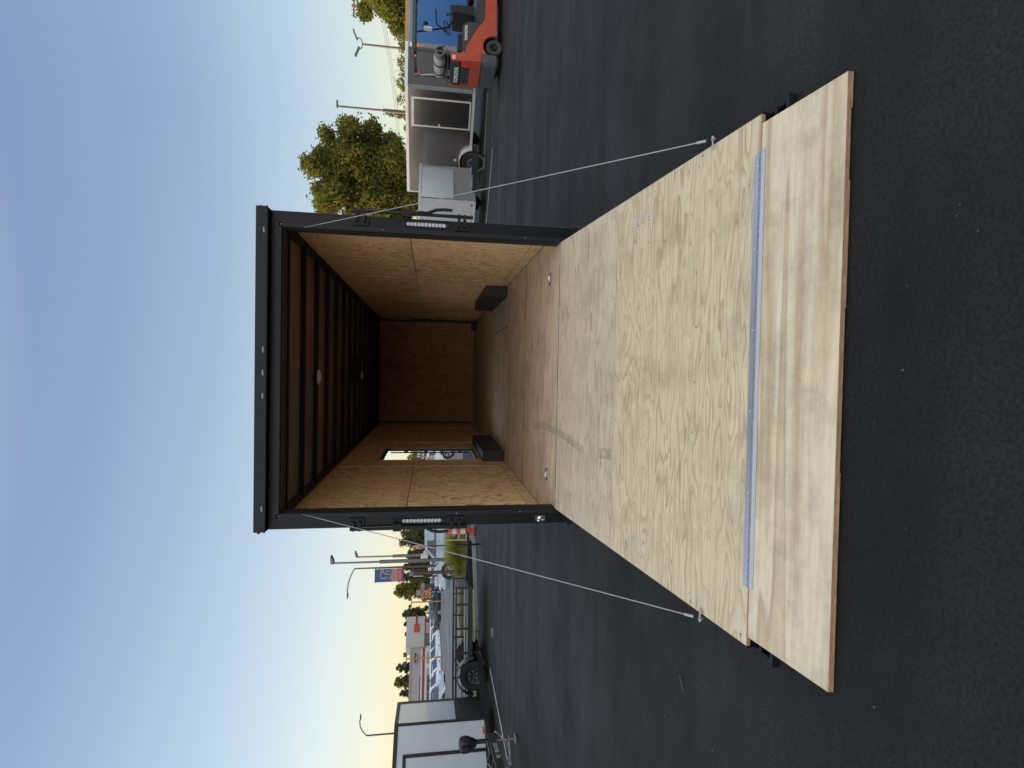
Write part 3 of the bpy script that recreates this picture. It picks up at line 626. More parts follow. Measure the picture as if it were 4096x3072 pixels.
# cables with swaged sleeve and eye bolt
for s, xe in ((1, 1.1665), (-1, -1.1665)):
    p0 = rp(.872, .012); p0.x = s*(RW+.018); p1 = Vector((s*1.168, .16, 2.715)); d = (p1-p0).normalized()
    pts = [p0+(p1-p0)*k/12 for k in range(1, 13)]
    pts = [p0+d*.05]+[q+Vector((0, 0, -.012*math.sin(math.pi*(k+1)/12))) for k, q in enumerate(pts)]
    b = MB(); b.tube(pts, .0030, 7); cb = b.build('ramp_cable', GALV, TR, smooth=True)
    b = MB(); b.tube([p0+d*.035, p0+d*.08], .0065, 8); b.build('swage_sleeve', mat('aluminium_sleeve', (.40, .41, .41), .4, .6), cb)
    b = MB(); b.lathe([(.009, -.003), (.013, -.003), (.013, .003), (.009, .003)], (p0.x, p0.y, p0.z), 'X', 14); b.tube([(s*(RW-.03), p0.y, p0.z+.004), (s*(RW+.03), p0.y, p0.z+.004)], .005, 8); b.cyl((s*(RW+.028), p0.y, p0.z+.004), (1, 0, 0), .008, .008, 6); b.build('eye_bolt', GALV, cb, smooth=True)
# D rings in the floor
for x, y, op in ((.915, .37, 1), (-.93, .345, 0)):
    b = MB(); w2, l2 = .055, .03
    b.box(-w2, w2, -l2, l2, -.002, .002); b.box(-w2, w2, -l2, -l2+.006, .001, .006); b.box(-w2, w2, l2-.006, l2, .001, .006); b.box(-w2, -w2+.008, -l2, l2, .001, .006); b.box(w2-.008, w2, -l2, l2, .001, .006)
    dr = b.build('tie_down_ring', grime(mat('zinc_plate', (.35, .36, .38), .3, .9), .3, 60), TR, loc=(x, y, FZ+.0025), bevel=.002)
    b = MB(); pts = [(-.028, 0, .006), (-.028, .016, .008), (-.014, .024, .009), (.014, .024, .009), (.028, .016, .008), (.028, 0, .006), (-.028, 0, .006)]
    b.tube(pts, .0045, 7); b.build('ring', CHROME, dr, smooth=True)

# ------------------------------------------------------------------ background vehicles: trailers
WHITE = grime(mat('white_gloss_panel', (.66, .72, .78), .10, .0, .6, coat=.4), .05, 2)
BLKTRIM = grime(mat('black_trim', (.022, .023, .027), .45), .3, 8)
DOT = mat('screw_white', (.7, .7, .7), .8)
AMBER = mat('amber_marker', (.75, .20, .03), .3)
REDL = mat('red_marker', (.40, .03, .03), .3)
CHARC = grime(mat('charcoal_metal_panel', (.37, .345, .32), .20, 1.0, .5), .06, 1.5, rvar=.03)
CHARF = grime(mat('charcoal_satin_panel', (.085, .086, .092), .45, .3), .12, 3)
SILV = grime(mat('silver_panel', (.50, .57, .66), .32, .8), .04, 2, rvar=.02)
TRIMW = grime(mat('white_trim', (.74, .72, .68), .35, .3), .08, 8)
def wheel_obj(parent, c, axis, r=.33, wd=.19, rim=RIMD, name='wheel', spokes=6):
    b = MB(); h = wd/2
    b.lathe([(r*.62, -h*.9), (r*.86, -h), (r*.97, -h*.75), (r, -h*.3), (r, h*.3), (r*.97, h*.75), (r*.86, h), (r*.62, h*.9)], c, axis, 30)
    wv = b.build(name, RUB, parent, smooth=True)
    c = Vector(c); b = MB()
    b.lathe([(0, -h*.35), (r*.15, -h*.35), (r*.55, -h*.55), (r*.64, -h*.92), (r*.64, h*.92), (r*.55, h*.55), (r*.15, h*.35), (0, h*.35)], c, axis, 24)
    for k in range(spokes):
        t = 2*math.pi*k/spokes; a, d_ = math.cos(t), math.sin(t)
        for sg in (-1, 1):
            p = (r*.3*a, sg*h*.62, r*.3*d_) if axis == 'Y' else (sg*h*.62, r*.3*a, r*.3*d_)
            b.ball(c+Vector(p), r*.12, 8, 4)
    b.build('rim', rim, wv, smooth=True); return wv
def tongue(parent, bx, w2, L_, z, M=None, jack=True):
    b = MB()
    for s in (-1, 1):
        p, q = Vector((bx, s*w2, z)), Vector((bx+L_, s*.03, z)); d = q-p; a = math.atan2(d.y, d.x); Mx = Matrix.Translation(p) @ Matrix.Rotation(a, 4, 'Z')
        b.box(0, d.length, -.028, .028, -.06, .06, Mx)
    b.box(bx+L_-.12, bx+L_+.02, -.06, .06, z-.05, z+.07); b.box(bx+L_, bx+L_+.20, -.035, .035, z+.0, z+.075); b.ball((bx+L_+.19, 0, z+.045), .055, 10, 6, (1, .9, .8))
    t = b.build('tongue', BLKTRIM, parent, bevel=.005)
    return t
def chain(name, pts, parent, m, step=.045, r=.0045):
    # links alternate their plane along a sagging path
    P = [Vector(p) for p in pts]; b = MB(); tot = 0; k = 0
    seg = []
    for i in range(len(P)-1):
        n = max(1, int((P[i+1]-P[i]).length/step))
        for j in range(n): seg.append(P[i]+(P[i+1]-P[i])*j/n)
    seg.append(P[-1])
    for i in range(len(seg)-1):
        a, c = seg[i], seg[i+1]; d = (c-a).normalized(); u = Vector((0, 0, 1)) if i % 2 else Vector((1, .3, 0)); u = (u-d*u.dot(d)).normalized()*.013
        mid = (a+c)/2; e = d*step*.62; pts_ = [mid-e*.6+u, mid+e*.6+u, mid+e, mid+e*.6-u, mid-e*.6-u, mid-e, mid-e*.6+u]
        b.tube(pts_, r, 5)
    return b.build(name, m, parent)

# --- white cargo trailer at the far left of the lot
ax = R_(50); B0 = Vector((-7.5, 6.75, 0))
wt = thing('cargo_trailer', 'white cargo trailer with black edge trim and a black stone guard on its nose', 'trailer', B0, ax)
wz0 = ZX(1938, -7.5, 6.75); wz1 = ZX(1583, -7.5, 6.75); W2 = 1.8; NL = .72; BL = 4.4
# local: x forward (towards the nose), y left, side facing us is y = 0
b = MB(); b.box(-BL, 0, .0, W2, wz0, wz1); b.prism([(0, 0), (0, W2), (NL, W2/2)], wz0, wz1, 'Z'); b.build('body', WHITE, wt, bevel=.004)
b = MB(); fa = math.atan2(W2/2, NL); FLn = math.hypot(NL, W2/2); MF = Matrix.Rotation(fa, 4, 'Z')
b.box(.02, FLn-.02, -.006, 0, wz0+.01, wz0+.62, MF); b.build('stone_guard', grime(mat('black_stone_guard', (.022, .022, .025), .6), .3, 20, .3, 60), wt)
b = MB()
b.box(-BL-.01, .03, -.012, .05, wz1-.05, wz1+.03); b.box(-BL-.01, 0, -.010, .03, wz0-.07, wz0+.012); b.box(.0, FLn, -.012, .04, wz1-.045, wz1+.03, MF)
b.box(-.035, .022, -.009, .02, wz0, wz1-.05); b.box(.0, .03, -.010, .02, wz0, wz1-.045, MF); b.box(FLn-.10, FLn+.01, -.010, .02, wz0-.02, wz1-.045, MF); b.box(0, FLn, -.008, .02, wz0-.07, wz0+.01, MF)
b.build('edge_trim', BLKTRIM, wt)
b = MB(); dx0, dx1 = -1.35, -.58
b.box(dx1-.035, dx1+.03, -.011, 0, wz0+.0, wz1-.17); b.box(dx0-.03, dx1, -.011, 0, wz1-.235, wz1-.17); b.box(dx0-.03, dx0+.03, -.011, 0, wz0, wz1-.17); b.build('door_frame', BLKTRIM, wt)
b = MB(); b.box(-.30, -.16, -.014, -.006, wz0+.025, wz0+.06); b.build('side_marker', AMBER, wt)
tg = tongue(wt, -.05, .85, NL+1.15, wz0-.03); tg.location = (0, .9, 0)
lt_ = text_mesh('DHOT  mini  gate', .085, 'chalk_writing', mat('chalk', (.6, .6, .58), .9), wt, Matrix.Translation((.62, .42, wz0-.035)) @ Matrix.Rotation(math.atan2(.82, NL+1.15), 4, 'Z') @ Matrix.Translation((0, -.036, 0)) @ Matrix.Rotation(R_(90), 4, 'X'), .001)
jx = NL+1.0; b = MB(); b.tube([(jx, .86, .06), (jx, .86, .75)], .028, 10); b.cyl((jx, .86, .03), (0, 0, 1), .08, .02, 14); b.build('jack', BLKTRIM, wt)
chain('safety_chain', [(NL+1.05, .84, wz0+.0), (NL+.95, .76, .17), (NL+.7, .70, .10), (NL+.4, .64, .16), (NL+.25, .60, wz0-.02)], wt, grime(mat('gold_chain', (.45, .38, .18), .4, .8), .3, 40))
for yy in (.12, W2-.12): wheel_obj(wt, (-BL*.55, yy, .33), 'Y')

# --- trailer tongue reaching in from the far left, with an electric jack
ob = thing('enclosed_trailer', 'black trailer tongue with an electric jack and silver safety chain at the left edge', 'trailer', (-5.96, 4.25, 0), R_(83))
z_t = ZX(1952, -5.99, 4.0)
b = MB(); b.box(-4.6, -2.1, -.1, 1.7, .35, 2.1); b.build('body', BLK, ob, bevel=.01)
tg = tongue(ob, -2.2, .8, 2.0, z_t-.055); tg.location = (0, .03, 0)
M = Matrix.Translation((-1.15, -.40, z_t-.06)) @ Matrix.Rotation(math.atan2(.77, 2.0), 4, 'Z') @ Matrix.Translation((.25, -.045, 0)) @ Matrix.Rotation(R_(90), 4, 'X')
text_mesh('RC  08x16SS', .095, 'chalk_writing', mat('chalk_white', (.62, .62, .60), .9), ob, M, .001)
b = MB(); jx = -.35; jy = -.02
b.tube([(jx, jy, .06), (jx, jy, z_t-.05)], .024, 10); b.cyl((jx, jy, .025), (0, 0, 1), .075, .02, 16); b.build('jack_leg', grime(mat('jack_zinc', (.33, .32, .29), .4, .8), .3, 30), ob, smooth=True)
b = MB(); b.tube([(jx, jy, z_t-.1), (jx, jy, z_t+.22)], .035, 12); b.build('jack_tube', BLKTRIM, ob, smooth=True)
b = MB(); b.lathe([(0, .20), (.05, .20), (.075, .25), (.105, .33), (.115, .38), (.112, .44), (.09, .475), (.04, .49), (0, .49)], (jx-.02, jy, z_t), 'Z', 18); b.box(jx-.16, jx-.02, jy-.06, jy+.06, z_t+.33, z_t+.44); b.build('jack_motor', BLKTRIM, ob, smooth=True, bevel=.008)
CH = grime(mat('zinc_chain', (.60, .62, .62), .35, .8), .2, 50)
chain('safety_chain', [(jx+.16, jy-.04, z_t-.10), (jx+.08, -.06, .30), (jx-.10, -.08, .19), (jx-.35, -.10, .17), (jx-.62, -.13, .22), (jx-.75, -.16, z_t-.13)], ob, CH, .055, .006)
b = MB(); b.tube([(jx-.75, -.17, z_t-.13), (jx-.78, -.17, z_t-.17), (jx-.83, -.17, z_t-.17), (jx-.86, -.17, z_t-.12), (jx-.83, -.17, z_t-.08)], .011, 8); b.build('chain_hook', CH, ob, smooth=True)
b = MB(); b.tube([(jx-.05, -.06, z_t+.04), (jx-.35, -.12, z_t+.02), (jx-.6, -.2, z_t+.10), (jx-.75, -.24, z_t+.04), (jx-.5, -.2, z_t-.02)], .006, 6); b.build('breakaway_wire', GALV, ob, smooth=True)

# --- black open utility trailer
wn, wf = G(1949, 2697), G(1922, 2612); axle = (wf-wn); axle.z = 0
ua = math.atan2(-axle.x, axle.y)        # forward direction is square to the axle, towards +X
mid = (wn+wf)/2
ut = thing('utility_trailer', 'black open utility trailer with pipe rails and a grey plank deck', 'trailer', (mid.x, mid.y, 0), ua)
HWU = axle.length/2-.13; zr, zd = .80, .44; XF, XBk = 2.05, -2.2
def upx(lx, ly): p = Matrix.Rotation(ua, 4, 'Z') @ Vector((lx, ly, 0)); return mid.x+p.x, mid.y+p.y
q = upx(1.0, -HWU); zr = ZX(1820, *q); zm = ZX(1861, *q); zb0 = ZX(1889, *q); zd = ZX(1870, *q)
b = MB()
for s in (-1, 1): b.box(XBk, XF, s*HWU-.035, s*HWU+.035, zb0, zd)
b.box(XF-.07, XF, -HWU, HWU, zb0, zd); b.box(XBk, XBk+.07, -HWU, HWU, zb0, zd); b.box(-.9, -.84, -HWU, HWU, zb0, zd-.01)
b.build('frame', BLKTRIM, ut, bevel=.004)
for s in (-1, 1):
    b = MB(); b.box(XBk, XF, s*HWU-.03, s*HWU+.03, zr-.05, zr); b.build('top_rail', BLKTRIM, ut, bevel=.006)
    b = MB(); b.box(XBk, XF, s*HWU-.015, s*HWU+.015, zm-.03, zm); b.build('mid_rail', BLKTRIM, ut)
    for lx in (XF-.03, 1.62, 1.05, .48, -.55, -1.4, XBk+.03):
        b = MB(); b.box(lx-.022, lx+.022, s*HWU-.022, s*HWU+.022, zd-.02, zr-.04); b.build('post', BLKTRIM, ut)
    b = MB(); Mf = Matrix.Translation((0, s*(HWU+.14), .34))
    pts = [(.42*math.cos(t), .42*math.sin(t)) for t in [math.pi*k/14 for k in range(15)]]; pts2 = [(.40*math.cos(t), .40*math.sin(t)) for t in [math.pi*k/14 for k in range(14, -1, -1)]]
    for k in range(14):
        t0, t1 = math.pi*k/14, math.pi*(k+1)/14
        b.prism([(.42*math.cos(t0), .42*math.sin(t0)), (.42*math.cos(t1), .42*math.sin(t1)), (.405*math.cos(t1), .405*math.sin(t1)), (.405*math.cos(t0), .405*math.sin(t0))], -.12, .12, 'Y', Mf)
    b.build('fender', grime(mat('fender_paint', (.16, .16, .155), .35, .8), .3, 8), ut)
    wheel_obj(ut, (0, s*(HWU+.13), .34), 'Y', .34, .2, RIMD)
b = MB(); b.box(XF-.01, XF+.02, -HWU, HWU, zd, zr-.05)
b = MB()
WOODP = grime(mat('weathered_plank', (.22, .20, .18), .85), .35, 5, .3, 40, stretch=(.5, 8, 8))
nb = 7
for k in range(nb):
    y0 = -HWU+.04+(2*HWU-.08)*k/nb; b.box(XBk+.06, XF-.08, y0+.006, y0+(2*HWU-.08)/nb-.006, zd-.028, zd-.005)
b.build('plank_deck', WOODP, ut)
b = MB()
for k in range(5): b.box(XF-.055, XF-.035, -HWU+.03, HWU-.03, zd+.01+k*(zr-zd-.07)/5, zd+(k+1)*(zr-zd-.07)/5)
b.build('front_boards', WOODP, ut)
tg = tongue(ut, XF-.1, HWU*.8, 1.15, zb0+.02)
b = MB(); b.tube([(XF+.95, .07, .05), (XF+.95, .07, zb0+.38)], .028, 8); b.tube([(XF+.95, .07, zb0+.36), (XF+.95, .2, zb0+.36), (XF+.95, .2, zb0+.45)], .012, 6); b.build('jack', BLKTRIM, ut)

# --- charcoal cargo trailer with a side door, on the right
cp = Vector((*XY(352, 15.3), 0)); q = Vector((*XY(640, 16.75), 0)); dv = (cp-q).normalized(); ca = math.atan2(dv.y, dv.x)
gt = thing('cargo_trailer', 'charcoal cargo trailer with white corner trim and a framed side door', 'trailer', cp, ca)
z1 = ZX(1624.5, cp.x, cp.y); z0 = ZX(1896, cp.x, cp.y); GL = 3.15; GW = 1.65
fr = R_(42)
b = MB(); b.box(-GL, 0, 0, GW, z0, z1); b.build('body', CHARC, gt, bevel=.004)
MN = Matrix.Rotation(fr, 4, 'Z'); FN = GW/2/math.sin(fr)
NLx, NLy = FN*math.cos(fr), FN*math.sin(fr)
b = MB(); b.prism([(0.002, .001), (0.002, GW-.001), (NLx, GW/2)], z0+.002, z1-.002, 'Z'); b.build('nose', CHARF, gt, bevel=.004)
b = MB()
b.box(-GL-.008, .012, -.016, .03, z1-.05, z1+.035); b.box(-GL-.012, -GL+.02, -.012, .03, z0, z1-.05); b.box(-GL, 0, -.010, .02, z0-.045, z0+.035); b.build('roof_trim', TRIMW, gt)
b = MB(); b.box(0, FN, -.012, .03, z1-.045, z1+.045, MN); b.build('nose_trim', SILV, gt); b = MB(); b.box(0, FN, -.010, .02, z0-.04, z0+.02, MN); b.build('nose_trim', SILV, gt)
# tread-plate strips on the corners
DPM = bpy.data.materials.new('bright_tread_plate'); DPM.use_nodes = True; nt = DPM.node_tree; bs = nt.nodes['Principled BSDF']
bs.inputs['Base Color'].default_value = (.55, .56, .58, 1); bs.inputs['Metallic'].default_value = .9; bs.inputs['Roughness'].default_value = .28
tcn = N(nt, 'ShaderNodeTexCoord'); wv1 = N(nt, 'ShaderNodeTexVoronoi'); wv1.inputs['Scale'].default_value = 62; nt.links.new(tcn.outputs['Object'], wv1.inputs['Vector'])
bpn = N(nt, 'ShaderNodeBump'); bpn.inputs['Strength'].default_value = 1.0; bpn.inputs['Distance'].default_value = .02; nt.links.new(wv1.outputs['Distance'], bpn.inputs['Height']); nt.links.new(bpn.outputs[0], bs.inputs['Normal'])
rdp = ramp(nt, [(.1, (.60, .61, .64)), (.5, (.28, .285, .30))]); nt.links.new(wv1.outputs['Distance'], rdp.inputs[0]); nt.links.new(rdp.outputs[0], bs.inputs['Base Color'])
b = MB(); b.box(-.055, .012, -.011, .01, z0, z1-.05); b.box(0, .05, -.010, .008, z0, z1-.045, MN); b.build('corner_plate', DPM, gt)
b = MB(); b.box(FN-.16, FN, -.011, .008, z0, z1-.05, MN); b.build('nose_cap_plate', DPM, gt)
STK = grime(mat('sticker_paper', (.72, .68, .66), .6), .1, 40); ORS = mat('orange_sticker', (.75, .25, .12), .5)
b = MB(); b.box(FN-.13, FN-.01, -.014, -.0115, z1-.17, z1-.07, MN); b.build('white_sticker', STK, gt)
b = MB(); b.box(FN-.12, FN-.03, -.014, -.0115, z1-.36, z1-.25, MN); b.box(FN-.10, FN-.05, -.014, -.0115, z1-.44, z1-.38, MN); b.build('orange_sticker', ORS, gt)
b = MB(); b.box(-.10, -.06, -.014, -.006, z0+.035, z0+.06); b.build('side_marker', REDL, gt)
dx1, dx0 = -.27, -1.08; dz1 = z1-.16; dz0 = z0+.06; t = .045
door = MB(); door.box(dx0, dx1, -.006, .0, dz0, dz1); door = door.build('side_door', CHARC, gt)
b = MB(); b.box(dx0, dx1, -.020, -.002, dz1-t, dz1); b.box(dx0, dx1, -.020, -.002, dz0, dz0+t); b.box(dx0, dx0+t*.8, -.020, -.002, dz0+t, dz1-t); b.box(dx1-t, dx1, -.020, -.002, dz0+t, dz1-t); b.build('door_frame', TRIMW, door)
b = MB(); zc = (dz0+dz1)/2+.02; b.box(dx0+.055, dx0+.10, -.022, -.008, zc+.02, zc+.07); b.build('latch_plate', TRIMW, door)
b = MB(); b.box(dx0+.055, dx0+.10, -.030, -.008, zc-.08, zc+.0); b.build('door_handle', SEAL, door, bevel=.004)
b = MB(); b.box(dx0-.05, dx1+.03, -.018, -.002, dz1+.015, dz1+.03); b.build('drip_rail', TRIMW, gt)
# wheel and fender: placed where the tyre meets the ground
lw = Matrix.Rotation(-ca, 4, 'Z') @ (G(1925, 640)-cp); wx = lw.x
b = MB()
for k in range(16):
    t0, t1 = math.pi*(k/16*1.16-.0), math.pi*((k+1)/16*1.16-.0)
    b.prism([(wx+.41*math.cos(t0), .33+.41*math.sin(t0)), (wx+.41*math.cos(t1), .33+.41*math.sin(t1)), (wx+.385*math.cos(t1), .33+.385*math.sin(t1)), (wx+.385*math.cos(t0), .33+.385*math.sin(t0))], -.20, -.002, 'Y')
b.build('fender', TRIMW, gt)
b = MB(); b.cyl((wx, -.016, .33), (0, 1, 0), .382, .02, 30); b.build('wheel_well', SEAL, gt)
wheel_obj(gt, (wx, -.10, .325), 'Y', .325, .17, mat('grey_wheel_rim', (.20, .21, .23), .35, .7), spokes=8); wheel_obj(gt, (wx, GW+.1, .325), 'Y', .325, .17)
b = MB(); b.box(wx-.05, wx+.02, -.013, -.006, z0+.43, z0+.50); b.build('yellow_marker', mat('yellow_label', (.62, .60, .20), .5), gt)
tongue(gt, NLx-.1, .5, .9, z0).location = (0, GW/2, 0)

# --- small silver cargo trailer nose-on
A0 = Vector((*XY(796, 15.0), 0)); A1 = Vector((*XY(661, 15.95), 0)); dv = (A1-A0); fw_ = dv.length; fa_ = math.atan2(dv.y, dv.x)
# local: x forward = out of the front face, y left
st_ = thing('cargo_trailer', 'small white cargo trailer with a bright tread-plate front and silver upper panel', 'trailer', A0, fa_-R_(90))
z1 = ZX(1675, A0.x, A0.y); z0 = ZX(1899, A0.x, A0.y)
b = MB(); b.box(-2.6, 0, 0, fw_, z0, z1); b.build('body', grime(mat('white_panel', (.60, .60, .62), .3), .05, 3), st_, bevel=.004)
b = MB(); b.box(0, .008, .02, fw_-.02, z0+.03, z1-.07); b.build('tread_plate_front', DPM, st_)
b = MB(); b.box(.009, .03, .045, fw_-.16, z0+.60, z1-.075); b.build('front_panel', SILV, st_)
b = MB(); b.box(-.01, .034, -.01, fw_+.01, z1-.055, z1+.012); b.build('top_trim', SILV, st_)
b = MB(); b.box(-.01, .016, -.01, fw_*.44, z0-.03, z0+.04); b.box(-.01, .016, fw_*.44-.002, fw_+.01, z0+.03, z0+.09); b.build('front_trim', SILV, st_)
b = MB(); b.box(-2.61, .0, -.014, .02, z1-.05, z1+.012); b.box(-2.61, 0, -.012, .02, z0-.03, z0+.045); b.build('side_trim', TRIMW, st_)
for k, (x_, z_) in enumerate(((-.02, z1-.045), (-.02, z1-.20))):
    b = MB(); b.ball((x_-.0, -.012, z_), .016, 8, 5); b.build('cable_clip', TRIMW, st_, smooth=True)
b = MB(); b.box(-.16, -.08, -.02, -.006, z0+.06, z0+.10); b.build('side_marker', REDL, st_)
b = MB(); dx1, dx0 = -.36, -1.15
for (a0, a1, c0, c1) in ((dx0, dx1, z1-.20, z1-.165), (dx0, dx1, z0+.085, z0+.12), (dx1-.035, dx1, z0+.12, z1-.20), (dx0, dx0+.035, z0+.12, z1-.20)): b.box(a0, a1, -.018, -.001, c0, c1)
b.build('door_frame', TRIMW, st_)
# thin flat orange patch on the tread plate
b = MB(); b.prism([(fw_-.02, z0+.22), (fw_-.02, z0+.52), (fw_-.05, z0+.36), (fw_-.12, z0+.25)], .0085, .010, 'X'); b.build('orange_patch', mat('orange_patch', (.65, .12, .05), .5), st_)
tg = tongue(st_, -.02, .45, 1.0, z0-.0); tg.location = (0, fw_*.55, 0)
text_mesh('Y-2US  XR', .085, 'chalk_writing', mat('chalk_pale', (.55, .58, .58), .9), st_, Matrix.Translation((.40, fw_*.55-.24, z0-.01)) @ Matrix.Rotation(math.atan2(.42, 1.0), 4, 'Z') @ Matrix.Translation((0, -.034, 0)) @ Matrix.Rotation(R_(90), 4, 'X'), .001)
b = MB(); b.tube([(.86, fw_*.55+.07, .05), (.86, fw_*.55+.07, z0+.35)], .026, 8); b.build('jack', BLKTRIM, st_)
chain('safety_chain', [(.92, fw_*.55, z0-.03), (.80, fw_*.55-.04, .10), (.6, fw_*.55-.08, .07), (.45, fw_*.55-.12, z0-.05)], st_, CH, .05, .006)
for yy in (.0, fw_): wheel_obj(st_, (-1.15, yy+(.09 if yy == 0 else -.09), .29), 'Y', .29, .16)

# --- blue trailer behind the forklift
bp_ = Vector((*XY(205, 19.2), 0))
bt = thing('cargo_trailer', 'bright blue box trailer with a tan roof edge behind the forklift', 'trailer', bp_, R_(-4))
zt_ = ZX(1620, bp_.x, bp_.y); zs = ZX(1640, bp_.x, bp_.y); zs2 = ZX(1648, bp_.x, bp_.y)
BLUE = grime(mat('blue_panel', (.010, .115, .36), .25, .1, .5), .12, 1.5)
b = MB(); b.box(0, 6, 0, 2.2, .42, zs2); b.build('body', BLUE, bt, bevel=.004)
b = MB(); b.box(-.02, 6.02, -.02, 2.22, zs2, zs); b.build('upper_rail', mat('light_blue_rail', (.07, .26, .55), .3), bt)
b = MB(); b.box(-.03, 6.03, -.03, 2.23, zs, zt_); b.build('roof_edge', grime(mat('tan_roof_edge', (.42, .28, .17), .55), .2, 3), bt)
for yy in (.1, 2.1): wheel_obj(bt, (3.2, yy, .34), 'Y', .34, .2)
b = MB(); b.box(0, 6, .02, .06, .36, .42); b.build('lower_rail', BLKTRIM, bt)

# ------------------------------------------------------------------ forklift
O = Vector((6.90, 8.02, 0)); th = R_(6)
fk = thing('forklift', 'orange and black forklift with a gas cylinder on its rear deck', 'forklift', O, th)
wl = Matrix.Rotation(-th, 4, 'Z') @ (G(2003, 223)-O)
def fz(x): return ZX(x, 7.2, 7.62)
W2f = .47; y_ = -W2f
ORG = grime(mat('orange_paint', (.44, .058, .026), .38, 0, .5, coat=.25), .14, 4); FKB = grime(mat('forklift_black', (.028, .032, .038), .5), .25, 6)
H = {k: fz(v) for k, v in dict(top=1650, post=1665, hood=1850, seat=1842, txt=1866, oran=1864, knee=1948, bot=1986, bump=1925, cwtop=1803, tank0=1735, tank1=1786).items()}
wx = wl.x; wr = H['bot']*.5+.19
wr = fz(1942)*.5+.0
wr = .185
def yl(y, x=1900):    # local x on the right side plane for a photo column
    r = ray(x, y); n = Matrix.Rotation(th, 3, 'Z') @ Vector((0, 1, 0)); p0 = O+Matrix.Rotation(th, 3, 'Z') @ Vector((0, y_, 0)); t = (p0-CAM).dot(n)/r.dot(n); return (Matrix.Rotation(-th, 3, 'Z') @ (CAM+r*t-O)).x
x250, x215, x190, x140, x75, x0_ = yl(262), yl(215), yl(190), yl(130), yl(75), yl(12)
# orange side panels (profile in x-z) with wheel arch
arch = [(wx+.25*math.cos(t), wr+.25*math.sin(t)) for t in [math.pi*k/10 for k in range(0, 9)]]
side = [(.06, H['bump']), (.06, fz(1812)), (.09, fz(1803)), (x215-.01, fz(1803)), (x215, H['oran']), (x190, H['oran']), (yl(115), fz(1905)), (x75, fz(1938)), (x0_+.15, fz(1942)), (x0_+1.2, fz(1942)), (x0_+1.2, H['bot']), (wx+.25, H['bot'])] + arch + [(wx-.22, H['bump'])]
for s in (-1, 1):
    b = MB(); b.prism(side, *sorted((s*W2f, s*(W2f-.06))), 'Y'); b.build('side_panel', ORG, fk, bevel=.012)
# counterweight
cw = MB(); XC = .30
def rr(x0, x1, w_, r_, z0, z1, b):
    pts = []
    for k in range(7): t = math.pi+math.pi/2*k/6; pts.append((x0+r_+r_*math.cos(t), -w_+r_+r_*math.sin(t)))
    pts += [(x1, -w_), (x1, w_)]
    for k in range(7): t = math.pi/2+math.pi/2*k/6; pts.append((x0+r_+r_*math.cos(t), w_-r_+r_*math.sin(t)))
    b.prism(pts, z0, z1, 'Z')
rr(.0, XC, W2f-.002, .16, H['bump'], fz(1880), cw); rr(.03, XC, W2f-.01, .14, fz(1880), fz(1846), cw); cw.build('counterweight', ORG, fk, bevel=.014)
b = MB(); rr(.02, .27, W2f-.004, .17, H['bot']-.0, H['bump']-.002, b); b.build('rear_skirt', grime(mat('skirt_grey', (.07, .073, .08), .5), .3, 8), fk, bevel=.014)
b = MB(); rr(.03, XC, W2f-.10, .10, fz(1842), H['cwtop']+.0, b); b.build('engine_cover', FKB, fk, bevel=.02)
b = MB(); b.box(.012, .05, -.28, .28, fz(1879), fz(1843)); gr = b.build('grille', SEAL, fk)
for k in range(4):
    z = fz(1848)+(fz(1876)-fz(1848))*k/3.3; 
    bb = MB(); bb.box(.006, .02, -.28, .28, z-.014, z-.004); bb.build('grille_bar', grime(mat('bar_grey', (.12, .12, .12), .5), .2, 9), gr)
LET = mat('white_lettering', (.80, .80, .80), .8)
text_mesh('TOYOTA', .125, 'lettering', LET, fk, Matrix.Translation((.026, 0, fz(1829))) @ Matrix.Rotation(R_(-90), 4, 'Z') @ Matrix.Rotation(R_(90), 4, 'X'), .004, .004, sx=1.05)
text_mesh('TOYOTA', .085, 'lettering', LET, fk, Matrix.Translation((yl(128, 1866), -W2f-.004+.03, fz(1864.5))) @ Matrix.Rotation(R_(90), 4, 'X'), .003, .003, sx=1.05)
b = MB(); b.box(yl(228, 1815)-.05, yl(228, 1815)+.05, -W2f-.004, -W2f, fz(1822), fz(1809)); b.build('label_plate', mat('label_white', (.55, .56, .60), .5), fk)
# hood, floor and dash in black
b = MB()
b.prism([(x215+.01, fz(1838)), (x215+.03, fz(1848)), (yl(100), fz(1850)), (yl(85), fz(1872)), (yl(85), fz(1935)), (yl(115), fz(1903)), (x190, H['oran']-.01), (x215+.01, H['oran']-.01)], -W2f+.025, W2f-.025, 'Y')
b.prism([(yl(85), fz(1905)), (x0_+1.1, fz(1905)), (x0_+1.1, H['bot']+.02), (wx+.3, H['bot']+.02), (yl(85), fz(1935))], -W2f+.02, W2f-.02, 'Y')
b.build('hood', FKB, fk, bevel=.012)
b = MB(); b.box(yl(85), x0_+1.15, -W2f+.03, W2f-.03, fz(1960), fz(1935)); b.build('floor_plate', FKB, fk)
b = MB(); sx_ = yl(150); b.box(sx_-.2, sx_+.25, -.24, .24, fz(1850), fz(1832)); b.prism([(sx_-.30, fz(1850)), (sx_-.20, fz(1850)), (sx_-.24, fz(1765)), (sx_-.32, fz(1760)), (sx_-.36, fz(1775))], -.22, .22, 'Y'); b.build('seat', SEAL, fk, bevel=.02)
b = MB(); dxs = yl(38); b.prism([(dxs-.02, fz(1900)), (dxs+.22, fz(1900)), (dxs+.20, fz(1800)), (dxs+.02, fz(1812))], -.30, .30, 'Y'); b.tube([(dxs+.02, 0, fz(1812)), (dxs-.14, 0, fz(1790))], .022, 8); b.build('dashboard', SEAL, fk, bevel=.01)
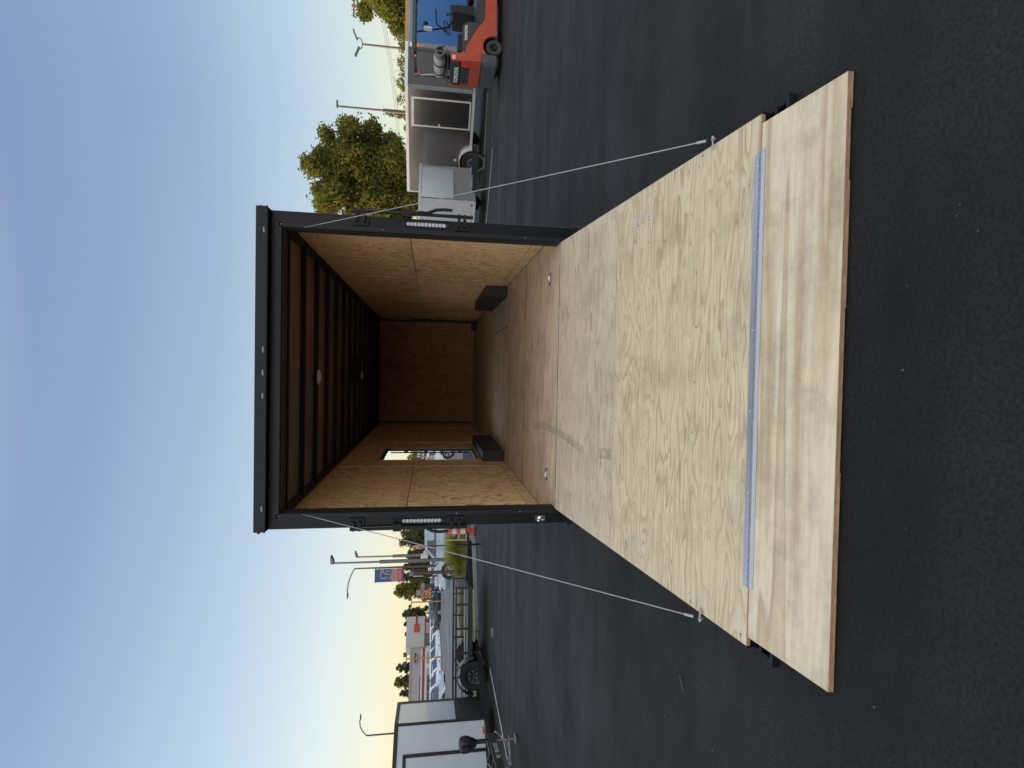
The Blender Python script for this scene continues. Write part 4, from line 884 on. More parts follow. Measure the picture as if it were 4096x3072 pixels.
b = MB(); cS = Vector((dxs-.15, 0, fz(1788))); aX = Vector((-.45, 0, .89)).normalized(); e1 = Vector((0, 1, 0)); e2 = aX.cross(e1)
b.tube([cS+(e1*math.cos(t)+e2*math.sin(t))*.15 for t in [2*math.pi*k/20 for k in range(21)]], .012, 6); b.tube([cS-e1*.15, cS+e1*.15], .010, 6); b.build('steering_wheel', SEAL, fk, smooth=True)
b = MB()
for k in range(3): b.tube([(dxs+.02, -.22-.03*k, fz(1815)), (dxs-.02, -.22-.03*k, fz(1790))], .006, 5); b.ball((dxs-.02, -.22-.03*k, fz(1788)), .014, 8, 5)
b.build('control_levers', SEAL, fk, smooth=True)
# overhead guard: legs, roof and cross bars
xr_, xf_ = yl(186, 1655), x0_+.85
for s in (-1, 1):
    b = MB(); yy = s*(W2f-.04); zT = H['top']
    prof = [(x215-.05, yy, H['oran']+.02), (yl(205, 1780)+.01, yy, fz(1780)), (xr_-.02, yy, zT-.06), (xr_+.03, yy, zT-.025), (xf_-.25, yy, zT-.02), (xf_-.08, yy, zT-.05), (xf_+.25, yy, fz(1800)), (xf_+.30, yy, fz(1930))]
    for p, q in zip(prof[:-1], prof[1:]):
        p, q = Vector(p), Vector(q); d = q-p; Mx = Matrix.Translation(p) @ d.to_track_quat('X', 'Z').to_matrix().to_4x4(); b.box(-.01, d.length+.01, -.03, .03, -.035, .035, Mx)
    b.build('guard_leg', grime(mat('guard_grey', (.055, .062, .07), .45), .25, 6), fk, bevel=.006)
b = MB()
for k in range(6): x = xr_+.05+(xf_-.3-xr_)*k/5; b.box(x-.015, x+.015, -W2f+.04, W2f-.04, H['top']-.05, H['top']-.025)
b.box(xr_-.05, xr_-.01, -W2f-.02, W2f+.02, H['top']-.085, H['top']-.02); b.build('guard_roof_bars', FKB, fk)
for yy in (-.30, .33):
    b = MB(); b.box(xr_-.085, xr_-.052, yy-.08, yy+.06, H['top']-.085, H['top']-.03); q = b.build('rear_lamp', SEAL, fk, bevel=.005)
    b = MB(); b.box(xr_-.092, xr_-.086, yy-.04, yy+.03, H['top']-.075, H['top']-.042); b.build('lamp_lens', mat('red_lens', (.75, .10, .10), .3, emit=(.9, .12, .10), estr=.35), q)
b = MB(); b.tube([(xr_-.07, .30, H['top']-.10), (xr_-.07, .36, H['top']-.16), (.25, .38, fz(1740))], .016, 6); b.build('beacon_post', TRIMW, fk)
b = MB(); b.ball((xr_-.07, .31, H['top']-.12), .032, 10, 6); b.build('strobe_light', ORS, fk, smooth=True)
# mirror and fan hanging inside the guard
mxp = yl(108, 1710); b = MB(); b.box(mxp-.02, mxp+.02, -W2f+.0, -W2f+.10, fz(1727), fz(1695)); b.build('rear_view_mirror', grime(mat('mirror_glass', (.55, .55, .50), .25, .3), .2, 20), fk, bevel=.008)
b = MB(); b.tube([(mxp+.03, -W2f+.05, fz(1702)), (yl(80, 1690), -.3, fz(1690)), (yl(75, 1690), -.3, fz(1685))], .01, 6); b.ball((yl(66, 1697), -.28, fz(1700)), .055, 12, 8, (.6, 1, 1)); b.build('cab_fan', SEAL, fk, smooth=True)
b = MB(); b.tube([(yl(98, 1670), -.25, fz(1665)), (yl(80, 1740), -.20, fz(1745)), (yl(60, 1800), -.1, fz(1800))], .02, 6); b.tube([(yl(15, 1750), -.3, fz(1740)), (yl(75, 1770), -.3, fz(1745)), (yl(95, 1790), -.2, fz(1785))], .018, 6); b.build('mast_hoses', SEAL, fk)
b = MB(); b.box(xf_+.35, xf_+.45, -.35, -.25, .06, 2.0); b.box(xf_+.35, xf_+.45, .25, .35, .06, 2.0); b.box(xf_+.36, xf_+.44, -.3, .3, 1.85, 1.95); b.box(xf_+.45, xf_+1.4, -.3, -.2, .05, .09); b.box(xf_+.45, xf_+1.4, .2, .3, .05, .09); b.build('mast', FKB, fk)
# gas cylinder lying across the rear
TK = grime(mat('tank_cream', (.42, .38, .31), .45, .3), .25, 14, .1, 50); zc = (H['tank0']+H['tank1'])/2; rt = (H['tank0']-H['tank1'])/2
txc = .24
b = MB(); b.lathe([(0, -.36), (rt*.45, -.355), (rt*.8, -.33), (rt*.97, -.29), (rt, -.24), (rt*1.0, .22), (rt*.93, .28), (rt*.6, .34), (0, .36)], (txc, 0, zc), 'Y', 26); tk = b.build('gas_cylinder', TK, fk, smooth=True)
b = MB(); b.lathe([(rt*.62, -.47), (rt*.80, -.47), (rt*.86, -.30), (rt*.66, -.30)], (txc, 0, zc), 'Y', 22); b.build('collar', grime(mat('collar_grey', (.16, .16, .15), .5, .3), .3, 9), tk, smooth=True)
b = MB(); b.ball((txc, -.40, zc), .035, 10, 6); b.tube([(txc, -.40, zc), (txc+.06, -.50, zc+.03), (txc+.12, -.46, zc-.10)], .012, 6); b.build('valve', SEAL, tk, smooth=True)
for yy in (-.12, .17):
    b = MB(); b.lathe([(rt+.004, yy-.02), (rt+.008, yy-.02), (rt+.008, yy+.02), (rt+.004, yy+.02)], (txc, 0, zc), 'Y', 22); b.build('strap', SEAL, tk)
b = MB(); b.box(txc-.14, txc+.14, -.34, .40, H['tank1']-.05, H['tank1']-.02); b.box(txc-.03, txc+.03, -.1, .1, H['cwtop']-.01, H['tank1']-.05); b.build('cylinder_cradle', FKB, fk)
for (lx, r) in ((wx, wr), (xf_+.05, .26)):
    for s in (-1, 1):
        wo = MB(); yy = s*(W2f-.10)
        wo.lathe([(r*.5, -.075), (r*.9, -.085), (r, -.06), (r, .06), (r*.9, .085), (r*.5, .075)], (lx, yy, r), 'Y', 26); wo = wo.build('wheel', grime(mat('solid_tyre', (.045, .047, .05), .8), .3, 20), fk, smooth=True)
        b = MB(); b.lathe([(0, -.03), (r*.2, -.055), (r*.3, -.03), (r*.58, -.05), (r*.62, -.078), (r*.62, .078), (r*.58, .05), (0, .03)], (lx, yy, r), 'Y', 20); b.build('rim', SEAL, wo, smooth=True)

# ------------------------------------------------------------------ trees and plants
def leaves(name, blobs, n, size, m, parent, seed=0, flat=.0, hollow=.35, stray=.04):
    """leaf-sized folded faces scattered through overlapping clumps; blobs: (x, y, z, rx, ry, rz)"""
    rs = np.random.RandomState(seed); B = np.array(blobs, float)
    vol = (B[:, 3]*B[:, 4]*B[:, 5])**.8; idx = rs.choice(len(B), n, p=vol/vol.sum()); q = B[idx]
    d = rs.normal(size=(n, 3)); d /= np.linalg.norm(d, axis=1)[:, None]
    r = (hollow+(1-hollow)*rs.rand(n)**.6); r *= 1+.24*rs.normal(size=n)*(rs.rand(n) < .45)
    lump = 1+.16*np.sin(d[:, 0]*7+q[:, 0]*3)*np.cos(d[:, 2]*6+q[:, 1]*5)
    c = q[:, :3]+d*q[:, 3:6]*(r*lump)[:, None]
    nn = d*.5+rs.normal(size=(n, 3))*.8+np.array([0, 0, .35]); nn /= np.linalg.norm(nn, axis=1)[:, None]
    t = np.cross(nn, rs.normal(size=(n, 3))); t /= np.linalg.norm(t, axis=1)[:, None]; t[:, 2] -= .35; t /= np.linalg.norm(t, axis=1)[:, None]
    s = np.cross(nn, t); L = (size*(.6+.8*rs.rand(n)))[:, None]; W = L*.42
    v = np.empty((n, 4, 3)); v[:, 0] = c-t*L*.5; v[:, 1] = c+s*W*.6+nn*L*.10; v[:, 2] = c+t*L*.5-nn*L*.06; v[:, 3] = c-s*W*.6+nn*L*.10
    me = bpy.data.meshes.new(name); me.vertices.add(4*n); me.vertices.foreach_set('co', v.reshape(-1))
    me.loops.add(6*n); base = np.arange(n)[:, None]*4; tri = (base+np.array([[0, 1, 2, 0, 2, 3]])).reshape(-1)
    me.loops.foreach_set('vertex_index', tri.astype(np.int32)); me.polygons.add(2*n)
    me.polygons.foreach_set('loop_start', (np.arange(2*n)*3).astype(np.int32)); me.polygons.foreach_set('loop_total', np.full(2*n, 3, np.int32))
    me.update(calc_edges=True); me.materials.append(m)
    o = bpy.data.objects.new(name, me); COL.objects.link(o); o.parent = parent; return o
def crown_blobs(h0, h1, r, n, seed, taper=.6, squash=.8):
    rg = random.Random(seed); o = []
    for i in range(n):
        f = (i+.5)/n; z = h0+(h1-h0)*f; rad = r*math.sqrt(max(.05, 1-(abs(f-.42)/.62)**2.2))*(1 if f < .5 else 1-(1-taper)*(f-.5)*.9)
        a = i*2.4+rg.random(); off = rad*rg.uniform(.25, .72)
        s = r*rg.uniform(.32, .50)*(1-.35*f); o.append((off*math.cos(a), off*math.sin(a), z, s, s, s*squash))
    o.append((0, 0, (h0+h1)/2, r*.6, r*.6, (h1-h0)*.4)); return o
def tree(name, label, p, h0, h1, r, nleaf, ls, lm, seed, group=None, trunk=.16, cat='tree', nb=16, taper=.6, hollow=.35):
    t = thing(name, label, cat, (p[0], p[1], 0), 0, group); rg = random.Random(seed)
    b = MB(); top = h0+(h1-h0)*.72
    pts = [(0, 0, -.75), (.03*r, .02*r, h0*.5), (-.02*r, .03*r, h0), (.02*r, -.02*r, (h0+top)/2), (0, 0, top)]
    b.tube(pts, trunk, 8, True, trunk*.25)
    bl = crown_blobs(h0, h1, r, nb, seed, taper)
    for q in bl[:-1:2]:
        z0 = max(h0*.8, q[2]-r*.7); b.tube([(0, 0, z0), (q[0]*.5, q[1]*.5, (z0+q[2])/2+.1), (q[0], q[1], q[2])], trunk*.38, 5, False, trunk*.08)
    b.build('trunk', BARK, t, smooth=True)
    leaves('crown', bl, nleaf, ls, lm, t, seed, hollow=hollow); return t
# the big tree right of the trailer
P = D(1725, 700, 30); px_r = 30/FPX
tz = lambda x: ZX(x, P.x, P.y)
t = thing('broadleaf_tree', 'large round broadleaf tree with a sunlit yellow-green side, behind the small white trailer', 'tree', (P.x, P.y, 0))
def tb(x, y, r, ry=None, rz=None):     # clump from a photo position, real size and its own depth
    q = D(x, y, 30); return (q.x-P.x, (random.random()-.5)*2.6, tz(x), r*px_r*.95, r*px_r*1.1, r*px_r*.9)
bl = [tb(*a) for a in ((1262, 715, 42), (1300, 690, 48), (1300, 780, 50), (1345, 640, 55), (1350, 730, 70), (1355, 830, 55), (1410, 580, 55), (1420, 680, 80), (1420, 790, 75), (1430, 880, 60), (1490, 560, 50), (1500, 640, 80), (1500, 740, 85), (1510, 840, 75), (1560, 560, 45), (1575, 620, 60), (1580, 700, 80), (1590, 800, 75), (1600, 880, 55), (1640, 650, 45), (1650, 740, 50), (1650, 830, 50), (1535, 910, 50), (1240, 700, 26), (1280, 840, 26), (1385, 545, 30), (1318, 592, 36), (1285, 650, 40), (1325, 870, 45), (1400, 620, 60), (1265, 770, 34))]
leaves('crown', bl, 42000, .20, LEAF, t, 4, hollow=.45)
b = MB(); b.tube([(0, 0, -.75), (.05, 0, 1.4), (0, .05, 3), (.1, 0, 5), (0, 0, 7)], .2, 10, True, .05)
for q in bl[::2]: b.tube([(0, 0, max(1.6, q[2]-1.6)), (q[0]*.5, q[1]*.5, q[2]-.6), (q[0], q[1], q[2])], .07, 5, False, .015)
b.build('trunk', BARK, t, smooth=True)
# tree at the right edge
P2 = D(1725, 20, 27); t = thing('broadleaf_tree', 'yellow-green broadleaf tree at the right edge, rising behind the blue trailer', 'tree', (P2.x, P2.y, 0))
bl = []
for (x, y, r) in ((1420, -40, 45), (1450, 25, 38), (1490, 5, 50), (1480, -80, 60), (1540, 20, 55), (1550, -60, 70), (1560, 70, 38), (1600, 60, 45), (1600, -20, 70), (1640, 90, 30), (1640, 20, 50), (1480, 60, 24), (1580, 100, 28), (1680, 0, 60), (1700, -90, 70), (1395, -60, 30)):
    q = D(x, y, 27); bl.append((q.x-P2.x, (random.random()-.5)*2.4, ZX(x, P2.x, P2.y), r*27/FPX*.95, r*27/FPX*1.1, r*27/FPX*.9))
leaves('crown', bl, 20000, .19, LEAFW, t, 9, hollow=.4)
b = MB(); b.tube([(0, 0, -.75), (0, .05, 2), (.1, 0, 4)], .17, 8, True, .06)
for q in bl[::2]: b.tube([(0, 0, 1.5), (q[0]*.5, q[1]*.5, q[2]-.5), (q[0], q[1], q[2])], .05, 5, False, .012)
b.build('trunk', BARK, t, smooth=True)
# low hedge trees further right, one by one
hl = ['low bushy tree directly left of the right-edge tree', 'low bushy tree just right of the double-headed lamp', 'low bushy tree just left of the double-headed lamp', 'low bushy tree midway between the two right-hand lamp posts', 'low bushy tree touching the single tall lamp post', 'low scrubby tree above the charcoal trailer roof, nearest the big tree']
for i, (y, x, r) in enumerate(((150, 1588, 1.6), (190, 1597, 1.5), (235, 1592, 1.6), (320, 1590, 1.8), (400, 1592, 1.7), (520, 1618, .9))):
    X, Y = XY(y, 46); tree('bushy_tree', hl[i], (X, Y), .5, ZX(x, X, Y), r*1.15, 3400, .22, LEAFW, 20+i, 'low trees along the far side of the lot', .08, nb=12, hollow=.2)
X, Y = XY(472, 44); tc_ = thing('conifer', 'small dark conical tree at the foot of the single tall lamp post', 'tree', (X, Y, 0))
h = ZX(1548, X, Y); leaves('crown', [(0, 0, .6+(h-.6)*k/9, .9*(1-k/9.5)+.08, .9*(1-k/9.5)+.08, h/14) for k in range(10)], 3000, .2, LEAFD, tc_, 31, hollow=.2)
b = MB(); b.tube([(0, 0, 0), (0, 0, h*.9)], .1, 7, True, .02); b.build('trunk', BARK, tc_)
# trees on the left skyline
tl = [  # y, top x, radius px, depth, label
 (2150, 1606, 62, 62, 'leafy street tree rising behind the striped marker post'),
 (2222, 1628, 34, 70, 'dark rounded tree between the two square lamp posts'),
 (2262, 1612, 30, 80, 'tree behind the lamp post that carries the banner'),
 (2352, 1578, 52, 64, 'tall street tree right behind the orange-lettered sign'),
 (2305, 1606, 32, 72, 'small tree just left of the blue street banner'),
 (2452, 1612, 34, 95, 'tree at the right end of the grey store'),
 (2490, 1618, 26, 98, 'tree behind the right corner of the grey store roof'),
 (2530, 1622, 24, 100, 'low tree showing over the store sign parapet'),
 (2662, 1585, 24, 98, 'tree above the store roof beside the wall lamp'),
 (2722, 1580, 36, 96, 'broad tree above the left end of the store roof'),
 (2765, 1600, 24, 99, 'tree crown half hidden by the white trailer roof')]
for i, (y, x, rp_, d_, lab) in enumerate(tl):
    X, Y = XY(y, d_); h = ZX(x, X, Y); r = rp_*d_/FPX
    tree('street_tree', lab, (X, Y), max(.8, h*.28), h, r, 3600, .22+.0018*d_, LEAFD if i not in (3, 9) else LEAF, 50+i, 'trees on the left skyline', .14, nb=15, taper=.75, hollow=.15)
X, Y = XY(1830, 70); tree('street_tree', 'green tree seen through the escape door above the tyre sign', (X, Y), .8, ZX(1640, X, Y), 2.6, 3500, .34, LEAF, 77, 'trees on the left skyline', .14)
# ornamental grass clump
gp = G(1868, 2200); GT = thing('ornamental_grass', 'tall clump of green and yellow ornamental grass on the verge', 'grass clump', (gp.x, gp.y, .05))
def blades(name, n, rad, hgt, lean, m, parent, seed, wd=.012, sx=1.0):
    rs = random.Random(seed); b = MB()
    for i in range(n):
        a = rs.uniform(0, 6.283); r0 = rad*.45*math.sqrt(rs.random()); x, y = r0*math.cos(a)*sx, r0*math.sin(a); h = hgt*rs.uniform(.55, 1); l = lean*rs.uniform(.2, 1)*h; a2 = a+rs.uniform(-.7, .7)
        w_ = wd*rs.uniform(.6, 1.2); n_ = Vector((-math.sin(a2), math.cos(a2), 0))*w_
        p = [Vector((x+math.cos(a2)*l*f*f, y+math.sin(a2)*l*f*f, h*(f-.18*f*f*l/h))) for f in (0, .35, .7, 1)]
        b.add([p[0]-n_, p[0]+n_, p[1]-n_, p[1]+n_, p[2]-n_*.7, p[2]+n_*.7, p[3]], [(0, 1, 3, 2), (2, 3, 5, 4), (4, 5, 6)])
    return b.build(name, m, parent)
GB = leafmat('grass_blade', (.11, .14, .03), (.34, .34, .10), .3, 7)
blades('blades', 1300, .62, 1.0, .8, GB, GT, 3, .010, 1.3)
for k in range(1):
    gp2 = G(1868, 2262); g2 = thing('ornamental_grass', 'second grass clump just left of the bigger one, below the silver sport utility vehicle', 'grass clump', (gp2.x, gp2.y, .05)); blades('blades', 900, .5, .62, .8, GB, g2, 4, .011, 1.2)
# verge grass tufts as ground cover
b = MB(); rs = random.Random(8)
def in_verge(x, y): return y > 10.75+(x+7.57)*(2.0/2.97) + .25 and y > 10.75+(x+7.57)*(1.45/3.73)+.25 and -11.1 < x < -4.7 and y < 19.3
for i in range(9000):
    x, y = rs.uniform(-11.1, -4.7), rs.uniform(9.6, 19.3)
    if not in_verge(x, y): continue
    h = rs.uniform(.04, .15); a = rs.uniform(0, 6.28); dx, dy = math.cos(a)*.012, math.sin(a)*.012; lx, ly = rs.uniform(-.06, .06), rs.uniform(-.06, .06)
    b.add([(x-dx, y-dy, .05), (x+dx, y+dy, .05), (x+lx, y+ly, .05+h)], [(0, 1, 2)])
tag(b.build('verge_grass', leafmat('verge_blade', (.06, .085, .02), (.17, .18, .05), .25, 1.2)), kind='stuff')

# ------------------------------------------------------------------ cars
GLASS = mat('car_glass', (.03, .04, .05), .08, 0, .8); TYR = mat('car_tyre', (.02, .02, .022), .7)
def car(name, label, p, rz, paint, kind='suv', group=None, cat='car'):
    t = thing(name, label, cat, (p[0], p[1], p[2] if len(p) > 2 else 0), rz, group)
    if kind == 'sedan': st = [(-2.35, .42, .80, .78, .66, .80), (-2.2, .30, .92, .86, .93, .80), (-1.55, .22, .98, .90, 1.00, .78), (-.85, .20, .96, .90, 1.42, .60), (.35, .20, .94, .90, 1.45, .60), (1.15, .20, .90, .90, .95, .76), (2.05, .26, .72, .86, .76, .72), (2.33, .36, .58, .74, .62, .62)]; ws = (-1.40, 1.42); wr_ = .33; win = (3, 4, .80); cabin = (2, 5)
    elif kind == 'pickup': st = [(-2.75, .50, 1.08, .86, 1.10, .84), (-2.6, .42, 1.10, .92, 1.12, .86), (-1.0, .38, 1.10, .93, 1.13, .86), (-.95, .38, 1.12, .93, 1.74, .70), (.55, .36, 1.10, .93, 1.78, .70), (1.25, .36, 1.08, .93, 1.16, .80), (2.3, .40, .98, .92, 1.04, .80), (2.7, .46, .84, .84, .88, .74)]; ws = (-1.75, 1.75); wr_ = .39; win = (3, 4, 1.2); cabin = (2, 5)
    else: st = [(-2.35, .42, .95, .80, 1.0, .78), (-2.25, .34, 1.02, .88, 1.50, .62), (-1.9, .28, 1.05, .92, 1.68, .66), (-.85, .26, 1.03, .92, 1.72, .68), (.35, .26, 1.02, .92, 1.68, .68), (1.15, .28, 1.0, .92, 1.06, .80), (2.1, .34, .88, .88, .93, .76), (2.38, .42, .66, .78, .70, .66)]; ws = (-1.40, 1.45); wr_ = .37; win = (2, 4, 1.1); cabin = (1, 5)
    rings = []
    for (x, zl, zb_, wb, zr_, wr2) in st:
        half = [(wb*.90, zl), (wb*.99, zl+.12), (wb, (zl+zb_)/2), (wb*.97, zb_), (wr2, zr_-.05), (wr2*.8, zr_)]
        rings.append([(x, -y, z) for y, z in half]+[(x, y, z) for y, z in reversed(half)])
    b = MB(); n = len(rings[0]); vs = [p_ for r in rings for p_ in r]
    fs = [(i*n+k, i*n+(k+1) % n, (i+1)*n+(k+1) % n, (i+1)*n+k) for i in range(len(rings)-1) for k in range(n)]+[tuple(range(n)), tuple((len(rings)-1)*n+k for k in range(n))]
    b.add(vs, fs); b.build('body', paint, t, smooth=True, bevel=.0)
    # glass: sides, windscreen, rear window
    a0, a1 = cabin
    def at(i, f): x, zl, zb_, wb, zr_, wr2 = st[i]; return x, zb_+(zr_-.05-zb_)*f, wb*.97+(wr2-wb*.97)*f
    for s in (-1, 1):
        b = MB(); lo, hi = .10, .86; i0, i1 = win[0], win[1]
        pl = [at(i, lo) for i in range(i0, i1+1)]; ph = [at(i, hi) for i in range(i0, i1+1)]
        fx = st[a1][0]*.62+st[i1][0]*.38; xl, zl_, wl_ = pl[-1]
        P_ = [(x, s*(w_+.008), z) for x, z, w_ in pl]+[(fx, s*(wl_+.004), zl_)]+[(x, s*(w_+.008), z) for x, z, w_ in reversed(ph)]
        b.quad(*P_); b.build('side_window', GLASS, t)
        for px_ in ((st[i0][0]+st[i1][0])/2,):
            b = MB(); q0, q1 = at(i0, lo), at(i0, hi); b.box(px_-.03, px_+.03, *sorted((s*(q0[2]+.0), s*(q0[2]+.012))), q0[1], q0[1]+.05); b.build('door_pillar', paint, t)
    def screen(i, j, nm):
        x0, z0, w0 = at(i, .06); x1, z1_, w1 = at(j, .96); sg = 1 if x0 > x1 else -1
        # between the low station i and the roof station j
        zi = st[i][4]; A = Vector((st[i][0], 0, zi)); B_ = Vector((st[j][0], 0, st[j][4])); q0 = A+(B_-A)*.10; q1 = A+(B_-A)*.90; nrm = Vector((sg*(B_.z-A.z), 0, abs(B_.x-A.x))).normalized()*.012
        b = MB(); b.quad((q0.x+nrm.x, -st[i][5]*.86, q0.z+nrm.z), (q0.x+nrm.x, st[i][5]*.86, q0.z+nrm.z), (q1.x+nrm.x, st[j][5]*.84, q1.z+nrm.z), (q1.x+nrm.x, -st[j][5]*.84, q1.z+nrm.z)); b.build(nm, GLASS, t)
    screen(cabin[1], cabin[1]-1, 'windscreen'); screen(cabin[0], cabin[0]+1, 'rear_window')
    xf = st[-1][0]; b = MB(); b.box(xf-.05, xf+.012, -.42, .42, st[-1][2]-.12, st[-1][2]+.01); b.build('grille', SEAL, t)
    for s in (-1, 1):
        b = MB(); b.ball((st[-2][0]+.14, s*.70, st[-2][2]-.05), .15, 10, 6, (1.2, .8, .6)); b.build('headlight', LENS, t, smooth=True)
        b = MB(); b.ball((st[0][0]+.05, s*.72, st[0][2]-.06), .12, 8, 5, (.5, .8, 1.2)); b.build('tail_light', REDL, t, smooth=True)
        b = MB(); b.ball((st[cabin[1]][0]-.05, s*1.03, st[cabin[1]][2]+.08), .09, 8, 5, (.6, 1, .8)); b.build('wing_mirror', paint, t, smooth=True)
        for x in ws:
            b = MB(); b.cyl((x, s*(.915 if kind != 'sedan' else .895), wr_+.02), (0, 1, 0), wr_*1.17, .02, 22); b.build('wheel_arch', SEAL, t)
            wo = MB(); wo.lathe([(.20, -.1), (wr_*.95, -.1), (wr_, -.06), (wr_, .06), (wr_*.95, .1), (.20, .1)], (x, s*.86, wr_), 'Y', 22); wo = wo.build('wheel', TYR, t, smooth=True)
            b = MB(); yy = s*.965
            for k in range(5):
                a = 2*math.pi*k/5; M_ = Matrix.Translation((x, yy-s*.01, wr_)) @ Matrix.Rotation(a, 4, 'Y'); b.prism([(-.03, .03), (.03, .03), (.05, wr_*.62), (-.05, wr_*.62)], -.01, .01, 'Y', M_)
            b.lathe([(wr_*.58, -.012), (wr_*.66, -.012), (wr_*.66, .012), (wr_*.58, .012)], (x, yy-s*.01, wr_), 'Y', 20); b.build('rim', RIML, wo)
    return t
WP = mat('white_car_paint', (.68, .72, .76), .18, 0, .6, coat=.5); SP = mat('silver_blue_paint', (.28, .36, .42), .22, .35, .6, coat=.5); GP = mat('dark_green_paint', (.045, .065, .06), .2, .2, .6, coat=.5); SLV = mat('pale_silver_paint', (.42, .46, .50), .2, .4, .6, coat=.4); RDP = mat('dark_red_paint', (.16, .05, .06), .25)
# silver-blue vehicle waiting on the side street (front wheel seen at the photo's hub)
fw = D(1823, 2282, 27.5); hd = R_(196); off = Matrix.Rotation(hd, 3, 'Z') @ Vector((1.45, .92, 0))
car('sport_utility_vehicle', 'silver-blue sport utility vehicle waiting on the side street behind the grass clumps', (fw.x-off.x, fw.y-off.y), hd, SP, 'suv')
X, Y = XY(1806, 33); car('pickup_truck', 'white pickup truck seen low through the escape door', (X-1.6, Y+.9), R_(172), WP, 'pickup', cat='pickup')
X, Y = XY(1838, 40); car('sport_utility_vehicle', 'white sport utility vehicle above the pickup, in the escape door view', (X+.3, Y), R_(205), WP, 'suv')
# cars for sale, nose towards the main road, in a long row
proto = car('parked_car', 'white car nearest the black trailer edge, first from the left in the dealership row', (-31, 42.6, -.55), R_(-8), WP, 'sedan', 'cars for sale in a row across the main road')
proto2 = car('parked_car', 'white tall car, second from the left in the dealership row', (-31, 45, -.55), R_(-8), WP, 'suv', 'cars for sale in a row across the main road')
ordn = ['third', 'fourth', 'fifth', 'sixth', 'seventh', 'eighth', 'ninth', 'tenth', 'eleventh', 'twelfth', 'thirteenth', 'fourteenth', 'fifteenth', 'sixteenth', 'seventeenth', 'eighteenth', 'nineteenth', 'twentieth']
for k, on in enumerate(ordn):
    src = proto2 if k % 3 != 1 else proto
    c = copy_tree(src); c.location = (-31+random.uniform(-.3, .3), 47.4+2.45*k, -.55); c.rotation_euler.z = R_(-8+random.uniform(-4, 4))
    c['label'] = '%s, %s from the left in the dealership row' % ('white tall car' if src is proto2 else 'low white car', on)
X, Y = XY(2474, 60); car('parked_car', 'dark green sedan standing side-on in front of the white dealership cars', (X+1, Y+.5, -.15), R_(62), GP, 'sedan')
X, Y = XY(2750, 43); car('parked_car', 'pale silver car half hidden behind the white trailer', (X-1.2, Y, -.5), R_(-15), SLV, 'sedan')
for k, (y, d_, pnt, lb) in enumerate(((2300, 92, RDP, 'dark red car far down the dealership row'), (2340, 84, SLV, 'silver car far down the dealership row, right of the orange-lettered sign'))):
    X, Y = XY(y, d_); car('parked_car', lb, (X-1, Y, -.55), R_(-8), pnt, 'suv')

# ------------------------------------------------------------------ the store across the road
PB0 = Vector((*XY(2466, 84), 0)); PB1 = Vector((*XY(2790, 76), 0)); dv = PB1-PB0; bl_ = dv.length*1.35; ba = math.atan2(dv.y, dv.x)
# local: x along the facade from its right end towards the left, front faces +y side turned to us
sb = thing('store_building', 'single-storey grey store with a dark red stripe and a raised sign parapet', 'building', PB0, ba)
STU = grime(mat('grey_stucco', (.40, .38, .37), .85), .07, .8, .2, 30); WSTR = mat('white_band', (.62, .60, .60), .6); RSTR = mat('maroon_band', (.30, .035, .06), .5); SHOP = grime(mat('shopfront_glass', (.10, .09, .085), .2, 0, .6), .3, 1)
def bx_(y): # distance along the facade for a photo column
    r = ray(1725, y); n = Vector((-dv.y, dv.x, 0)).normalized(); t_ = (PB0-CAM).dot(n)/r.dot(n); return (CAM+r*t_-PB0).dot(dv.normalized())
def bz(x, s_): q = PB0+dv.normalized()*s_; return ZX(x, q.x, q.y)
s1, s2, s3 = bx_(2580), bx_(2700), bl_
zR, zS0, zS1, zP = bz(1640, s2), bz(1698, s2), bz(1688, s2), bz(1624, bx_(2560))
sgn = 1
nrm = Vector((-dv.y, dv.x, 0)).normalized(); front = 1 if (CAM-PB0).dot(nrm) > 0 else -1
f = front
b = MB(); b.box(0, bl_, *sorted((0, -f*14)), -.75, zR); b.build('wall', STU, sb)
b = MB(); b.box(bx_(2468), s1+.3, *sorted((f*.5, -f*3)), bz(1697, s1), zP); b.build('sign_parapet', grime(mat('parapet_stucco', (.46, .45, .45), .8), .06, 1), sb)
b = MB(); b.box(-.1, bl_+.1, *sorted((-f*.2, f*.12)), zR-.12, zR+.12); b.build('roof_coping', mat('coping_grey', (.34, .33, .34), .6), sb)
b = MB(); b.box(s1+.4, bl_, *sorted((f*.002, f*.10)), zS0, zS1); b.build('red_stripe', RSTR, sb)
b = MB(); b.box(s1+.4, bl_, *sorted((f*.002, f*.08)), zS1, zS1+.22); b.box(s1+.4, bl_, *sorted((f*.002, f*.08)), zS0-.32, zS0); b.build('white_stripe', WSTR, sb)
b = MB(); b.box(.6, s1, *sorted((f*.1, f*.52)), .1, bz(1699, s1)); b.build('shopfront', SHOP, sb)
b = MB(); b.box(s1+.1, s1+1.0, *sorted((f*.003, f*.15)), .1, zS0-.32); b.build('white_pilaster', WSTR, sb)
b = MB(); b.box(bx_(2655), bx_(2672), *sorted((f*.003, f*.15)), .1, zS0-.32); b.build('white_pilaster', WSTR, sb)
for k in range(3):
    for j in range(2):
        b = MB(); a_ = bx_(2702)+k*1.1; b.box(a_, a_+1.0, *sorted((f*.003, f*.05)), .8+j*.9, 1.6+j*.9); b.build('window', SHOP, sb)
sa = bx_(2470); se = bx_(2530); zt1, zt0 = bz(1661, sa), bz(1674, sa)
b = MB(); b.box(bx_(2500), bx_(2531), *sorted((f*.503, f*.62)), zt0-.2, zt1+.15); sg_ = b.build('red_sign_panel', mat('red_sign', (.48, .05, .045), .5), sb)
MT = Matrix.Translation((bx_(2484.5), f*.60, (zt0+zt1)/2)) @ (Matrix.Rotation(math.pi if f > 0 else 0, 4, 'Z')) @ Matrix.Rotation(R_(90), 4, 'X')
